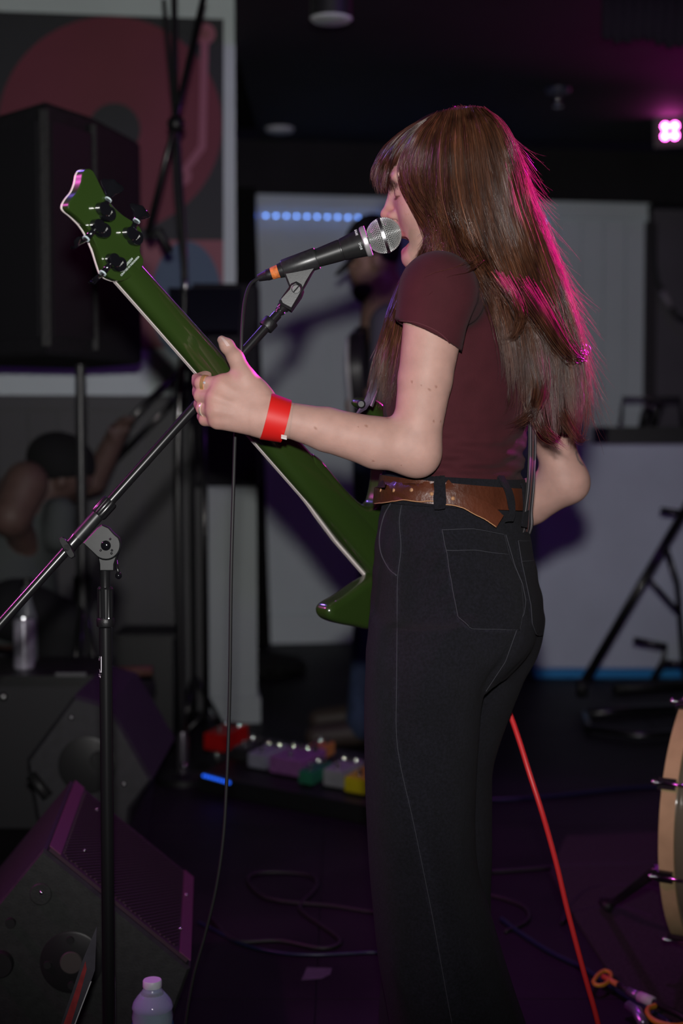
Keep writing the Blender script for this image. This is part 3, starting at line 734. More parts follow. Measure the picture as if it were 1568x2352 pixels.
M_belt = mat('brown_leather', (0.088, 0.024, 0.011), rough=0.42, noise=0.35, nscale=14, bump=0.25, bscale=160, coat=0.15)
M_bedge = mat('tan_leather_edge', (0.42, 0.21, 0.10), rough=0.6)
belt = band(allr, zb-.0165, zb+.0165, .0055, .0032, 'belt', M_belt, singer, tilt=-.10, label='worn brown leather belt')
tailL = [(884, 1113), (940, 1111), (1000, 1117), (1060, 1137), (1110, 1164), (1137, 1190)]; tailR = [(880, 1160), (940, 1152), (1000, 1155), (1060, 1172), (1100, 1195), (1124, 1213)]
strip_patch(bj, tailL, tailR, 50, 8, .0165, 'belt_end', M_belt, belt, default=2.07, thick=.0035)
stitch(belt, [tailR], r=.0009, off=.0160, m=M_bedge, name='belt_edge')
mb = MB()
for x, y in ((896, 1131), (921, 1130), (956, 1130), (994, 1137), (1034, 1147)):
    h_, no = shoot(bj, x, y, .0166)
    if h_ is not None: MB().lathe(h_-no*.002, h_+no*.0006, [(0, .0026), (1, .0030)], 10).build('belt_hole', M_bedge, belt, smooth=True)
for Lp, Rp in (([(1001, 1099), (997, 1172)], [(1021, 1099), (1019, 1172)]), ([(1132, 1114), (1143, 1150), (1148, 1180), (1140, 1203)], [(1145, 1114), (1155, 1150), (1159, 1180), (1153, 1205)]), ([(1174, 1123), (1177, 1160), (1174, 1212)], [(1186, 1123), (1187, 1160), (1184, 1214)])):
    lp = strip_patch(bj, Lp, Rp, 16, 4, .0205, 'belt_loop', M_denim, jeans, default=2.12, thick=.003)

# ---- wristband and rings
M_band = mat('red_wristband', (0.62, 0.012, 0.010), rough=0.45)
ax = nrm(WRL-ELL); mb = MB()
wc = P(633, 961, 2.020); mb.lathe(wc-ax*.0150+np.array([0, 0, -.001]), wc+ax*.0150, [(0, .0304), (0, .0312), (1, .0342), (1, .0334)], 48)
wbnd = mb.build('wristband', M_band, singer, angle=40, label='red paper wristband')
MB().box(P(652, 1004, 1.992), ax*.004, np.array([0, .003, .002]), np.array([0, -.0006, .0009])).build('wristband_clasp', mat('white_clasp', (.75, .72, .7), rough=.4), wbnd)
M_gold = mat('gold', (0.83, 0.50, 0.22), rough=0.3, metal=.7); M_silv = mat('pale_gold', (0.85, 0.78, 0.66), rough=0.3, metal=.7)
def ring(a, b, t, r, w_, m, label):
    c = a*(1-t)+b*t; d = nrm(b-a); mb = MB(); mb.lathe(c-d*w_, c+d*w_, [(0, r), (0, r+.0014), (1, r+.0014), (1, r)], 28); return mb.build('ring', m, singer, angle=40, label=label)
r1 = ring(MCP[0], PIP[0], .83, .0108, .0026, M_gold, 'gold ring with a stone on the index finger')
MB().ball(MCP[0]*.17+PIP[0]*.83-VD*.0118, .0022, 10, 6).build('ring_stone', mat('clear_stone', (0.9, 0.9, 0.95), rough=0.05, metal=0.6), r1, smooth=True)
ring(MCP[2], PIP[2], .80, .0106, .0011, M_silv, 'thin ring on the ring finger')
blv = bvh_of(lv, lf)
strip_patch(blv, [(507, 776), (513, 784), (521, 796)], [(512, 776), (519, 783), (528, 794)], 8, 5, .0007, 'thumbnail', mat('nail', (.62, .45, .42), rough=.25, coat=.5), singer, default=2.02, thick=.0012)
# ---- hair: dark under-mass and strands
HE_R = np.array([.101, .086, .0905]); HE_C = hp(-.008, 0, .030)
def head_depth(px, py, infl=0.0):
    """near-side depth of the hair surface over the skull; at the rim, its closest approach"""
    o = (CAM-HE_C) @ HR; d = ray(px, py) @ HR; r = HE_R+infl
    o = o/r; d = d/r; a = d@d; b = o@d; c = o@o-1; disc = b*b-a*c
    return (-b-math.sqrt(disc))/a if disc > 0 else -b/a
def back_depth(px, py, lift):
    h_, no = shoot(bs, px, py)
    if h_ is None: return None
    return float((h_-CAM)@FWD)-lift
class Sheet:
    def __init__(s, guides, n, thick, wid, seed, tipcut=.25, clump=26, wav=.003): s.__dict__.update(locals())
def guide3(pts, lift=.014, tip=2.075):
    """pts: (px, py[, depth]); depth follows the head, then the back of the shirt"""
    out = []
    for i, p in enumerate(pts):
        if len(p) == 3: d = p[2]
        else:
            d = head_depth(p[0], min(p[1], 395)) if p[1] < 470 else None
            if d is None or p[1] >= 470:
                t = min(1, max(0, (p[1]-470)/230)); dh = head_depth(p[0], 395); db = back_depth(p[0], p[1], lift)
                db = tip+.00035*max(0, p[0]-1200) if db is None else min(db, tip+.00035*max(0, p[0]-1200)); d = dh*(1-t)+db*t
        out.append(P(p[0], p[1], d))
    return spline(out, 30)
near = [[(1000, 266), (950, 318), (922, 378), (932, 428), (964, 476), (992, 518), (994, 556, 2.078), (970, 596, 2.10), (945, 640, 2.14)],
        [(1008, 262), (968, 318), (948, 388), (964, 450), (998, 508), (1008, 556, 2.068), (975, 600, 2.09), (960, 650, 2.13)],
        [(1018, 259), (988, 318), (972, 396), (980, 466), (1002, 522), (1018, 570, 2.055), (1010, 612, 2.08), (990, 660, 2.12)],
        [(1030, 256), (1010, 318), (1005, 400), (1015, 474), (1038, 540), (1056, 590, 2.045), (1085, 640, 2.02), (1100, 668, 2.02)],
        [(1045, 253), (1040, 318), (1045, 400), (1056, 480), (1082, 562), (1112, 628, 2.03), (1145, 690, 2.04), (1150, 735, 2.045)],
        [(1062, 250), (1070, 312), (1080, 400), (1096, 484), (1128, 572), (1160, 650), (1186, 735), (1200, 840), (1204, 950), (1180, 985)],
        [(1078, 249), (1098, 302), (1115, 392), (1132, 482), (1162, 580), (1196, 680), (1226, 800), (1236, 920), (1246, 1035)],
        [(1092, 249), (1122, 296), (1147, 382), (1166, 480), (1196, 582), (1232, 690), (1262, 810), (1278, 930), (1280, 1050)],
        [(1104, 250), (1142, 291), (1172, 372), (1192, 468), (1224, 572), (1262, 682), (1298, 800), (1318, 930), (1312, 1042)],
        [(1110, 251), (1154, 291), (1188, 366), (1208, 450), (1238, 540), (1278, 650), (1318, 760), (1341, 880), (1343, 980), (1326, 1040)]]
fringe = [[(1000, 264), (955, 300), (925, 350), (913, 396), (922, 424, 2.085)],
          [(994, 264), (940, 305), (905, 355), (893, 400), (899, 432, 2.11)],
          [(990, 265, 2.14), (930, 309, 2.13), (891, 362, 2.13), (877, 405, 2.135), (885, 436, 2.14)],
          [(990, 266, 2.17), (930, 310, 2.165), (890, 362, 2.165), (873, 400, 2.165), (881, 430, 2.165)],
          [(995, 266, 2.20), (945, 306, 2.21), (908, 360, 2.215), (893, 405, 2.215), (897, 430, 2.215)]]
farb = [[(1080, 249, 2.17), (1125, 290, 2.16), (1165, 370, 2.17), (1195, 470, 2.18), (1230, 570, 2.19), (1270, 680, 2.2), (1305, 800, 2.21), (1325, 930, 2.22), (1300, 1050, 2.22)],
        [(1100, 250, 2.17), (1150, 288, 2.17), (1189, 366, 2.18), (1211, 450, 2.20), (1242, 535, 2.20), (1284, 645, 2.21), (1322, 755, 2.22), (1343, 880, 2.23), (1336, 1010, 2.23)],
        [(1060, 249, 2.19), (1120, 290, 2.23), (1160, 380, 2.25), (1190, 490, 2.26), (1225, 590, 2.26), (1260, 700, 2.27), (1290, 820, 2.27), (1305, 940, 2.27), (1280, 1040, 2.27)],
        [(1040, 249, 2.20), (1050, 300, 2.235), (1060, 400, 2.24), (1080, 500, 2.25), (1130, 600, 2.27), (1200, 720, 2.28), (1230, 830, 2.28), (1240, 940, 2.28), (1235, 1020, 2.28)]]
chest = [[(975, 560, 2.13), (942, 610, 2.15), (915, 690, 2.12), (886, 765, 2.10), (858, 830, 2.10), (848, 895, 2.10)],
         [(978, 560, 2.13), (950, 620, 2.15), (922, 700, 2.12), (898, 780, 2.10), (878, 850, 2.10), (868, 935, 2.10)],
         [(980, 560, 2.13), (955, 625, 2.15), (930, 710, 2.12), (912, 800, 2.095), (896, 870, 2.09), (880, 950, 2.09)],
         [(982, 560, 2.14), (958, 630, 2.15), (938, 720, 2.12), (924, 800, 2.095), (914, 880, 2.09), (897, 955, 2.09)]]
strands = []      # (points, radius)
def grow(guides, n, depth_t, clumps, seed, r=(.00030, .00050), spread=.0035, jitter=.0012, tip=(.72, 1.0), outside=0.0, wave=.004):
    g = np.array([guide3(q) for q in guides]) ; r_ = np.random.default_rng(seed); m = len(g)
    cu = np.sort(r_.random(clumps)); ctip = r_.uniform(tip[0], tip[1], clumps); cw = r_.normal(0, 1, (clumps, 3)); cph = r_.random(clumps)*6.28; cd_ = r_.random(clumps)**.6
    t = np.linspace(0, 1, 30)
    def at(u):
        u = np.clip(u, 0, 1)*(m-1); i = min(int(u), m-2); f = u-i; f2 = f
        return g[i]*(1-f2)+g[i+1]*f2
    for _ in range(n):
        k = int(r_.integers(clumps)); base = at(cu[k]); T = ctip[k]*r_.uniform(.9, 1.0)
        ii = np.linspace(0, 29*T, 22); q = np.stack([np.interp(ii, np.arange(30), base[:, d]) for d in range(3)], 1); tt = np.linspace(0, 1, 22)
        inw = FWD*depth_t*cd_[k]*np.clip(tt*4, .25, 1)[:, None]                       # clumps at several layers
        off = r_.normal(0, 1, 3)*spread*(1-.55*tt)[:, None]*np.clip(.35+tt*1.2, 0, 1)[:, None]
        lw = cw[k]*.0060*np.clip(tt*1.6, 0, 1)[:, None]
        wv = np.outer(np.sin(tt*7+cph[k])*tt, np.array([1, 0, .15]))*wave*r_.uniform(.6, 1.2)+r_.normal(0, 1, 3)*jitter*(tt**2)[:, None]*3
        off = off-np.outer(np.clip(off@FWD, 0, 1), FWD)*.3
        strands.append((q+inw+off+lw+wv, r_.uniform(*r)))
grow(near, 5600, .016, 190, 1)
grow(near, 900, .004, 420, 11, spread=.006, jitter=.003)
grow(fringe, 900, .012, 60, 2, tip=(.86, 1.0), spread=.0022, wave=.001)
grow(farb, 2200, .020, 80, 3, spread=.006)
grow(chest, 1300, .020, 46, 4, tip=(.7, 1.0), spread=.004)
# flyaways off the back, thin curls over the shoulder
r5 = np.random.default_rng(5)
gb = [guide3(near[9]), guide3(farb[1])]
for _ in range(210):
    b = gb[int(r5.integers(2))]; i0 = int(r5.integers(3, 22)); L = int(r5.integers(5, 9)); seg = b[i0:min(30, i0+L)]
    if len(seg) < 4: continue
    tt = np.linspace(0, 1, 14); q = np.stack([np.interp(np.linspace(0, len(seg)-1, 14), np.arange(len(seg)), seg[:, d]) for d in range(3)], 1)
    out = nrm(np.array([1.0, r5.normal(0, .3), r5.normal(-.1, .4)])); q = q+np.outer(tt**1.8, out)*r5.uniform(.008, .045)+np.outer(np.sin(tt*5+r5.random()*6)*tt, r5.normal(0, .003, 3))
    strands.append((q, r5.uniform(.00018, .00028)))
for _ in range(0):   # loose hairs lying over the shoulder and sleeve
    x = r5.uniform(960, 1150); y = r5.uniform(615, 700); a = r5.uniform(-.9, .9); pts = []
    for k in range(10):
        h_, no = shoot(bs, x, y, .0025+.004*abs(math.sin(k*.7)))
        if h_ is None: break
        pts.append(h_); x += 9*math.sin(a)+r5.normal(0, 1.5); y += 9*math.cos(a); a += r5.normal(0, .22)
    if len(pts) > 5: strands.append((spline(pts, 14), r5.uniform(.00012, .00018)))
# a few loose curling locks over the back
def lock(pts, n, r0, r1, seed):
    g = spline([P(*p) for p in pts], 30); r_ = np.random.default_rng(seed); tt = np.linspace(0, 1, 30)
    for _ in range(n):
        o = r_.normal(0, 1, 3); T = r_.uniform(.55, 1); ii = np.linspace(0, 29*T, 30); gg = np.stack([np.interp(ii, np.arange(30), g[:, d]) for d in range(3)], 1)
        strands.append((gg+np.outer(r0*(1-tt)+r1*tt, o)+np.outer(tt**2*np.sin(tt*4+o[0]*3), r_.normal(0, .0025, 3)), r_.uniform(.0002, .0004)))
lock([(1150, 640, 2.00), (1182, 690, 2.0), (1196, 735, 2.02), (1180, 770, 2.03), (1150, 785, 2.04)], 70, .007, .003, 21)
lock([(1200, 660, 2.04), (1240, 720, 2.06), (1285, 790, 2.09), (1318, 822, 2.11), (1332, 806, 2.12), (1322, 790, 2.12)], 170, .009, .0045, 22)
lock([(1228, 820, 2.03), (1238, 890, 2.03), (1225, 940, 2.02), (1195, 965, 2.03), (1165, 978, 2.05)], 80, .007, .003, 23)
lock([(1226, 930, 2.03), (1245, 985, 2.03), (1275, 1010, 2.04), (1300, 1030, 2.06)], 70, .006, .003, 24)
lock([(1290, 950, 2.1), (1315, 990, 2.12), (1335, 1010, 2.13), (1350, 1000, 2.13)], 40, .006, .003, 25)
lock([(1095, 600, 2.0), (1060, 625, 1.985), (1015, 640, 1.975), (985, 660, 1.97)], 16, .004, .006, 26)
# strands -> one mesh of three-sided tubes
def strand_mesh(S, sides=3):
    Vs = []; Fs = []; Ts = []; n = 0; rt = np.random.default_rng(77)
    byn = {}
    for q, r in S: byn.setdefault(len(q), []).append((q, r))
    for L, lst in byn.items():
        Q = np.array([q for q, r in lst]); R = np.array([r for q, r in lst]); m = len(Q)
        T = np.gradient(Q, axis=1); T /= np.linalg.norm(T, axis=2, keepdims=True)+1e-12
        ref = np.array([0.31, -.88, 0.36]); U = np.cross(T, ref); U /= np.linalg.norm(U, axis=2, keepdims=True)+1e-9; W = np.cross(T, U)
        taper = np.interp(np.linspace(0, 1, L), [0, .1, .7, 1], [.8, 1, 1, .25])
        rr = R[:, None, None]*taper[None, :, None]
        ring = np.stack([Q+rr*(math.cos(a)*U+math.sin(a)*W) for a in 2*math.pi*np.arange(sides)/sides], 2)   # m,L,sides,3
        tn = np.exp(rt.normal(0, .38, m)); rd = rt.normal(0, .10, m); tone = np.stack([tn*(1+rd), tn, tn*(1-rd)], 1); Ts.append(np.repeat(tone, L*sides, axis=0)); Vs.append(ring.reshape(-1, 3)); idx = n+np.arange(m*L*sides).reshape(m, L, sides)
        for k in range(sides):
            a = idx[:, :-1, k]; b = idx[:, :-1, (k+1) % sides]; c = idx[:, 1:, (k+1) % sides]; d = idx[:, 1:, k]
            Fs.append(np.stack([a, b, c, d], -1).reshape(-1, 4))
        n += m*L*sides
    return np.vstack(Vs), np.vstack(Fs), np.vstack(Ts)
Vh, Fh, Th = strand_mesh(strands)
# the under-mass that keeps the hair opaque
fm_ = Field((.0, 1.95, 1.08), (.42, 2.36, 1.62), .0042)
fm_.ell(HE_C, HE_R-np.array([.006, .012, .006]), HR, k=0, cut=[(hp(.045, 0, .02), nrm(HF+HU*-.25))])
def mass(pts, rs, fl=.55):
    q = [P(*p) for p in pts]
    for i in range(len(q)-1): fm_.rcone(q[i], q[i+1], rs[i], rs[i+1], k=.015, flat=(nrm(np.array([-.35, -.93, 0])), fl))
mass([(1095, 480, 2.17), (1140, 580, 2.175), (1190, 700, 2.175), (1235, 820, 2.185), (1255, 930, 2.19), (1265, 985, 2.19)], [.052, .046, .042, .034, .030, .018])
mass([(1110, 460, 2.18), (1170, 580, 2.19), (1230, 700, 2.2), (1280, 820, 2.21), (1298, 920, 2.21), (1300, 985, 2.21)], [.058, .050, .042, .034, .024, .010])
um, uf = fm_.mesh(); um = relax(um, uf, 2, .4)
mh = bpy.data.materials.new('brown_hair'); mh.use_nodes = True; nt = mh.node_tree; bsdf = nt.nodes['Principled BSDF']
bsdf.inputs['Roughness'].default_value = .27; bsdf.inputs['Specular IOR Level'].default_value = .7
tc = nt.nodes.new('ShaderNodeTexCoord'); no_ = nt.nodes.new('ShaderNodeTexNoise'); no_.inputs['Scale'].default_value = 60; no_.inputs['Detail'].default_value = 3
mp = nt.nodes.new('ShaderNodeMapping'); mp.inputs['Scale'].default_value = (1, 1, .08); nt.links.new(tc.outputs['Object'], mp.inputs['Vector']); nt.links.new(mp.outputs[0], no_.inputs['Vector'])
cr = nt.nodes.new('ShaderNodeValToRGB'); cr.color_ramp.elements[0].position = .32; cr.color_ramp.elements[0].color = (.029, .0105, .0062, 1); cr.color_ramp.elements[1].position = .68; cr.color_ramp.elements[1].color = (.130, .052, .026, 1)
va = nt.nodes.new('ShaderNodeVertexColor'); va.layer_name = 'tone'; mm_ = nt.nodes.new('ShaderNodeMix'); mm_.data_type = 'RGBA'; mm_.blend_type = 'MULTIPLY'; mm_.inputs[0].default_value = 1
nt.links.new(no_.outputs['Fac'], cr.inputs[0]); nt.links.new(cr.outputs[0], mm_.inputs[6]); nt.links.new(va.outputs[0], mm_.inputs[7]); nt.links.new(mm_.outputs[2], bsdf.inputs['Base Color'])
tr = nt.nodes.new('ShaderNodeBsdfTranslucent'); tr.inputs['Color'].default_value = (.40, .20, .25, 1)
mxs = nt.nodes.new('ShaderNodeMixShader'); mxs.inputs[0].default_value = .35; nt.links.new(bsdf.outputs[0], mxs.inputs[1]); nt.links.new(tr.outputs[0], mxs.inputs[2]); nt.links.new(mxs.outputs[0], nt.nodes['Material Output'].inputs[0])
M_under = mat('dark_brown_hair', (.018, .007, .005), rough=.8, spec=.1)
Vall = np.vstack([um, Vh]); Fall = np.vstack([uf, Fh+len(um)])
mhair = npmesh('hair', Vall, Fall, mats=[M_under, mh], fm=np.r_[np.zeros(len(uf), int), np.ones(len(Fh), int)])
ca = mhair.color_attributes.new('tone', 'FLOAT_COLOR', 'POINT'); tt_ = np.vstack([np.ones((len(um), 3)), Th]); ca.data.foreach_set('color', np.hstack([tt_, np.ones((len(tt_), 1))]).astype(np.float32).ravel())
hair = link('hair', mhair, singer, 'long straight brown hair with a fringe')
# ================================================================== the bass guitar
N0 = P(307, 622, 1.95); N1 = P(745, 1092, 2.25)
AX = nrm(N0-N1); vv = nrm(ray(526, 857))
W0 = nrm(np.cross(AX, vv)); W0 = W0 if W0[0] < 0 else -W0           # towards the lower left edge
NB0 = nrm(np.cross(W0, AX)); NB0 = NB0 if NB0@vv < 0 else -NB0       # back of the neck, towards the camera
TAU = math.radians(27)
WW = W0*math.cos(TAU)+NB0*math.sin(TAU); NB = NB0*math.cos(TAU)-W0*math.sin(TAU)
def bhit(px, py, lift=0.0):
    v = ray(px, py); t = ((N1+NB*lift-CAM)@NB)/(v@NB); return CAM+v*t
def bsq(px, py): q = bhit(px, py)-N1; return q@AX, q@WW
def bpt(s_, q, h_): return N1+AX*s_+WW*q+NB*h_
M_green = mat('army_green_gloss', (0.022, 0.045, 0.008), rough=0.30, coat=1.0, noise=0.03, nscale=5)
M_bind = mat('cream_binding', (0.72, 0.64, 0.62), rough=0.35)
M_fret = mat('dark_fingerboard', (0.03, 0.018, 0.012), rough=0.5)
M_tun = mat('black_tuner_gloss', (0.006, 0.006, 0.008), rough=0.12, coat=1.0)
M_mark = mat('pale_print', (0.70, 0.78, 0.76), rough=0.6)
bass = thing('bass_guitar', 'army green bass guitar with cream edge binding, held by the singer', 'bass guitar', bpt(-.2, 0, -.02))
# neck: edges measured along the axis
Ls = [bsq(*p) for p in ((285, 645), (380, 753), (475, 862), (585, 995), (720, 1150), (850, 1300), (905, 1364))]
Rs = [bsq(*p) for p in ((330, 600), (420, 700), (510, 800), (620, 925), (725, 1040), (800, 1122), (842, 1160))]
ss = np.linspace(-.235, max(Ls[0][0], Rs[0][0])+.004, 56)
lq = np.interp(ss, [a for a, b in Ls][::-1], [b for a, b in Ls][::-1]); rq = np.interp(ss, [a for a, b in Rs][::-1], [b for a, b in Rs][::-1])
V = []; K = 15
for s_, a, b in zip(ss, lq, rq):
    dp = .0205+.012*np.clip((-.02-s_)/.10, 0, 1)
    for k in range(K):
        th = math.pi*k/(K-1); c = math.cos(th); u = (abs(c)**.82)*(1 if c >= 0 else -1)
        V.append(bpt(s_, (a+b)/2+(a-b)/2*u, -dp+dp*math.sin(th)**.62))
F = [(i*K+k, i*K+(k+1) % K, (i+1)*K+(k+1) % K, (i+1)*K+k) for i in range(len(ss)-1) for k in range(K)]
F += [tuple(range(K)), tuple(range((len(ss)-1)*K, len(ss)*K))[::-1]]
me = npmesh('neck', V, F, M_green, smooth=True); me.set_sharp_from_angle(angle=math.radians(60)); neck = link('neck', me, bass, 'glossy green neck')
# fingerboard and its binding along both edges
mb = MB(); mL = MB(); mR = MB()
FBp = []
for s_, a, b in zip(ss, lq, rq): FBp.append((s_, a, b))
for i in range(0, len(FBp)-1):
    s0, a0, b0 = FBp[i]; s1, a1, b1 = FBp[i+1]; d0 = .0205+.012*np.clip((-.02-s0)/.10, 0, 1); d1 = .0205+.012*np.clip((-.02-s1)/.10, 0, 1)
    mb.prism([bpt(s0, a0-.001, -d0-.0002), bpt(s1, a1-.001, -d1-.0002), bpt(s1, b1+.001, -d1-.0002), bpt(s0, b0+.001, -d0-.0002)], -NB*.0055)
fbd = mb.build('fingerboard', M_fret, bass)
for q_, nm, sg in ((lq, 'binding', 1), (rq, 'binding', -1)):
    mb = MB(); n = len(ss); V = []
    for s_, a in zip(ss, q_):
        d0 = .0205+.012*np.clip((-.02-s_)/.10, 0, 1)
        ex = sg*(.0009+.0022*float(np.clip((-.0-s_)/.05, 0, 1))); V += [bpt(s_, a-sg*.0012, -d0+.0006), bpt(s_, a+ex, -d0+.0006), bpt(s_, a+ex, -d0-.0058), bpt(s_, a-sg*.0012, -d0-.0058)]
    F = [(4*i+k, 4*i+(k+1) % 4, 4*i+4+(k+1) % 4, 4*i+4+k) for i in range(n-1) for k in range(4)]+[(0, 1, 2, 3), tuple(4*(n-1)+k for k in range(4))[::-1]]
    mb.raw(V, F); mb.build(nm, M_bind, fbd)
# frets and strings on the far side
mb = MB(); sc_len = .864; nut_s = ss[-1]
for k in range(1, 21):
    s_ = nut_s-sc_len*(1-2**(-k/12))
    if s_ < ss[0]: break
    a = np.interp(s_, ss, lq); b = np.interp(s_, ss, rq); d0 = .0205+.012*np.clip((-.02-s_)/.10, 0, 1)+.0062
    MB().tube([bpt(s_, a-.001, -d0), bpt(s_, b+.001, -d0)], .0011, 6).build('fret', M_steel, fbd)
# headstock
HSpx = [(283, 645), (262, 642), (247, 632), (238, 610), (225, 570), (205, 528), (180, 500), (160, 483), (158, 470), (166, 455), (178, 440), (186, 420), (190, 400), (197, 390), (208, 388), (216, 396), (228, 420), (243, 448), (262, 474), (285, 495), (308, 510), (322, 522), (327, 534), (325, 556), (323, 580), (331, 602), (318, 626)]
hs = [bpt(*bsq(x, y), -.0005) for x, y in HSpx]
def smooth_poly(pts, n):
    q = np.vstack([pts[-2:], pts, pts[:3]]); full = spline(q, n*4); i0 = int(len(full)*2/(len(q)-1)); i1 = int(len(full)*(len(pts)+2)/(len(q)-1)); return full[i0:i1:4] if i1 > i0 else pts
def densify(pts, per=4):
    pts = np.asarray(pts); n = len(pts); out = []
    for i in range(n):
        p0, p1, p2, p3 = pts[(i-1) % n], pts[i], pts[(i+1) % n], pts[(i+2) % n]
        for k in range(per):
            f = k/per; out.append(.5*((2*p1)+(-p0+p2)*f+(2*p0-5*p1+4*p2-p3)*f*f+(-p0+3*p1-3*p2+p3)*f**3))
    return np.array(out)
hsd = densify(hs, 4)
mb = MB(); mb.prism(hsd, -NB*.0150, bev=.0012); hst = mb.build('headstock', M_green, bass, angle=35, label='green headstock back with printed serial number')
mb = MB(); c = hsd.mean(0)
mb.prism([p+nrm(p-c)*.0004-NB*.0151 for p in hsd], -NB*.0035, bev=.0006); mb.build('headstock_binding', M_bind, hst, angle=35)
# tuners: (gear housing centre, cap centre, button end)
TUN = [((231, 481), (242, 492), (246, 459), (262, 418)), ((219, 520), (231, 530), (196, 548), (172, 562)), ((293, 537), (305, 547), (311, 508), (326, 478)), ((254, 598), (267, 607), (234, 627), (215, 645))]
for i, (hc, cc, mid, end) in enumerate(TUN):
    t = MB(); ux = nrm(bhit(mid[0], mid[1])-bhit(hc[0], hc[1])); uy = nrm(np.cross(NB, ux)); B0 = bhit(*hc, .0)
    capc = bhit(*cc)
    # gear housing: a rounded block and the round cap
    t.lathe(capc, capc+NB*.0115, [(0, .0104), (.75, .0104), (1, .0092)], 24)
    hb = bhit(*hc)+NB*.0045
    rim = [hb+ux*(.0085*math.cos(a))+uy*(.0105*math.sin(a)) for a in np.linspace(0, 2*math.pi, 20, endpoint=False)]
    t.prism([r_-NB*.0045 for r_ in rim], NB*.0125, bev=.0012)
    tb_ = t.build('tuner', M_tun, bass, angle=40)
    s2 = MB(); e0 = bhit(*hc)+NB*.0062; e1 = bhit(*mid)+NB*.0062-NB*.004; s2.tube([e0, e1], .0042, 12); s2.build('tuner_shaft', M_tun, tb_, smooth=True)
    MB().lathe(e1-ux*.0006, e1+ux*.0012, [(0, .0052), (1, .0052)], 16).build('shaft_washer', mat('nylon_washer', (0.55, 0.65, 0.68), rough=0.4), tb_, angle=40)
    # clover-leaf button
    bu = MB(); e2 = bhit(*end)-NB*.002; dl = nrm(e2-e1); tw = math.radians((35, 62, 20, 70)[i]); side = nrm(np.cross(dl, NB)); pl = side*math.cos(tw)+NB*math.sin(tw); Lb = np.linalg.norm(e2-e1)
    prof = [(0, .0035), (.25, .0045), (.45, .0085), (.68, .0140), (.86, .0165), (1.0, .0140), (1.06, .006)]
    V = []; F = []; m_ = len(prof); nn = nrm(np.cross(dl, pl))
    for side_ in (1, -1):
        for tt, wv in prof:
            for kk in np.linspace(-1, 1, 9):
                curve = -.0035*math.cos(kk*2.2)*tt
                V.append(e1+dl*(Lb*tt)+pl*(wv*kk)+nn*(side_*(.0028*(1-.55*tt)*(1-abs(kk)**3*.7)+.0004)+curve))
    for i_ in range(m_-1):
        for k in range(8):
            a = i_*9+k; F.append((a, a+1, a+10, a+9)); b_ = m_*9+a; F.append((b_, b_+9, b_+10, b_+1))
    for i_ in range(m_-1):
        for k in (0, 8): a = i_*9+k; b_ = m_*9+a; F.append((a, a+9, b_+9, b_) if k == 0 else (a, b_, b_+9, a+9))
    for k in range(8): F.append((k, m_*9+k, m_*9+k+1, k+1)); a = (m_-1)*9+k; F.append((a, a+1, m_*9+a+1, m_*9+a))
    bu.raw(V, F); bu.build('tuner_button', M_tun, tb_, angle=50)
    # script on the cap
    xd = nrm(bhit(cc[0]-7, cc[1]+7.5)-bhit(cc[0]+7, cc[1]-7.5)); yd = np.cross(NB, xd)
    text_mesh('cap_lettering', 'Jackson', .0028, capc+NB*.01165, xd, yd, mat('silver_print', (.62, .62, .6), rough=.4), tb_, shear=.25)
xd = nrm(bhit(325, 585)-bhit(278, 635)); yd = np.cross(NB, xd)
text_mesh('serial_lettering', 'ISJ2200594', .0046, bhit(293.5, 604.5)+NB*.0006, xd, yd, M_mark, hst)
text_mesh('origin_lettering', 'CRAFTED IN INDONESIA', .0037, bhit(298, 611)+NB*.0006, xd, yd, M_mark, hst)
# body: outline in the plane of the back (most of it is hidden behind the player)
BD = [(725, 1040), (800, 1122), (842, 1160), (868, 1158), (880, 1120), (884, 1060), (872, 990), (856, 948), (842, 936), (838, 924), (852, 914), (876, 920), (905, 948), (940, 1000), (975, 1080), (1020, 1150), (1080, 1200), (1110, 1270), (1110, 1350), (1070, 1410), (1010, 1440), (960, 1450), (920, 1448), (880, 1446), (853, 1448), (820, 1441), (788, 1435), (764, 1425), (757, 1408), (764, 1391), (797, 1371), (836, 1343), (872, 1322), (876, 1312), (860, 1290), (730, 1142)]
bd2 = densify([np.array([*bsq(x, y), 0]) for x, y in BD], 3)[:, :2]
BT, BR = .019, .011
fq = Field((bd2[:, 0].min()-.02, bd2[:, 1].min()-.02, -.03), (bd2[:, 0].max()+.02, bd2[:, 1].max()+.02, .03), .0026)
def extr(X, Y, Z):
    X2, Y2 = np.broadcast_arrays(X[:, :, 0], Y[:, :, 0]); d = np.full(X2.shape, 1e9); ins = np.zeros(X2.shape, bool); m = len(bd2)
    for i in range(m):
        (x0, y0), (x1, y1) = bd2[i], bd2[(i+1) % m]; ex, ey = x1-x0, y1-y0; wx_, wy_ = X2-x0, Y2-y0
        t = np.clip((wx_*ex+wy_*ey)/(ex*ex+ey*ey+1e-12), 0, 1); d = np.minimum(d, (wx_-ex*t)**2+(wy_-ey*t)**2)
        c = ((y0 > Y2) != (y1 > Y2)) & (X2 < (x1-x0)*(Y2-y0)/((y1-y0) if abs(y1-y0) > 1e-12 else 1e-12)+x0); ins ^= c
    d = np.sqrt(d)*np.where(ins, -1, 1); w0 = (d+BR)[:, :, None]; w1 = np.abs(Z)-BT+BR
    return np.minimum(np.maximum(w0, w1), 0)+np.sqrt(np.maximum(w0, 0)**2+np.maximum(w1, 0)**2)-BR
fq.put((bd2[:, 0].min(), bd2[:, 1].min(), -BT), (bd2[:, 0].max(), bd2[:, 1].max(), BT), extr)
qv, qf = fq.mesh(); qv = relax(qv, qf, 3, .5)
Vw = N1+np.outer(qv[:, 0], AX)+np.outer(qv[:, 1], WW)+np.outer(qv[:, 2]-BT-.0015, NB)
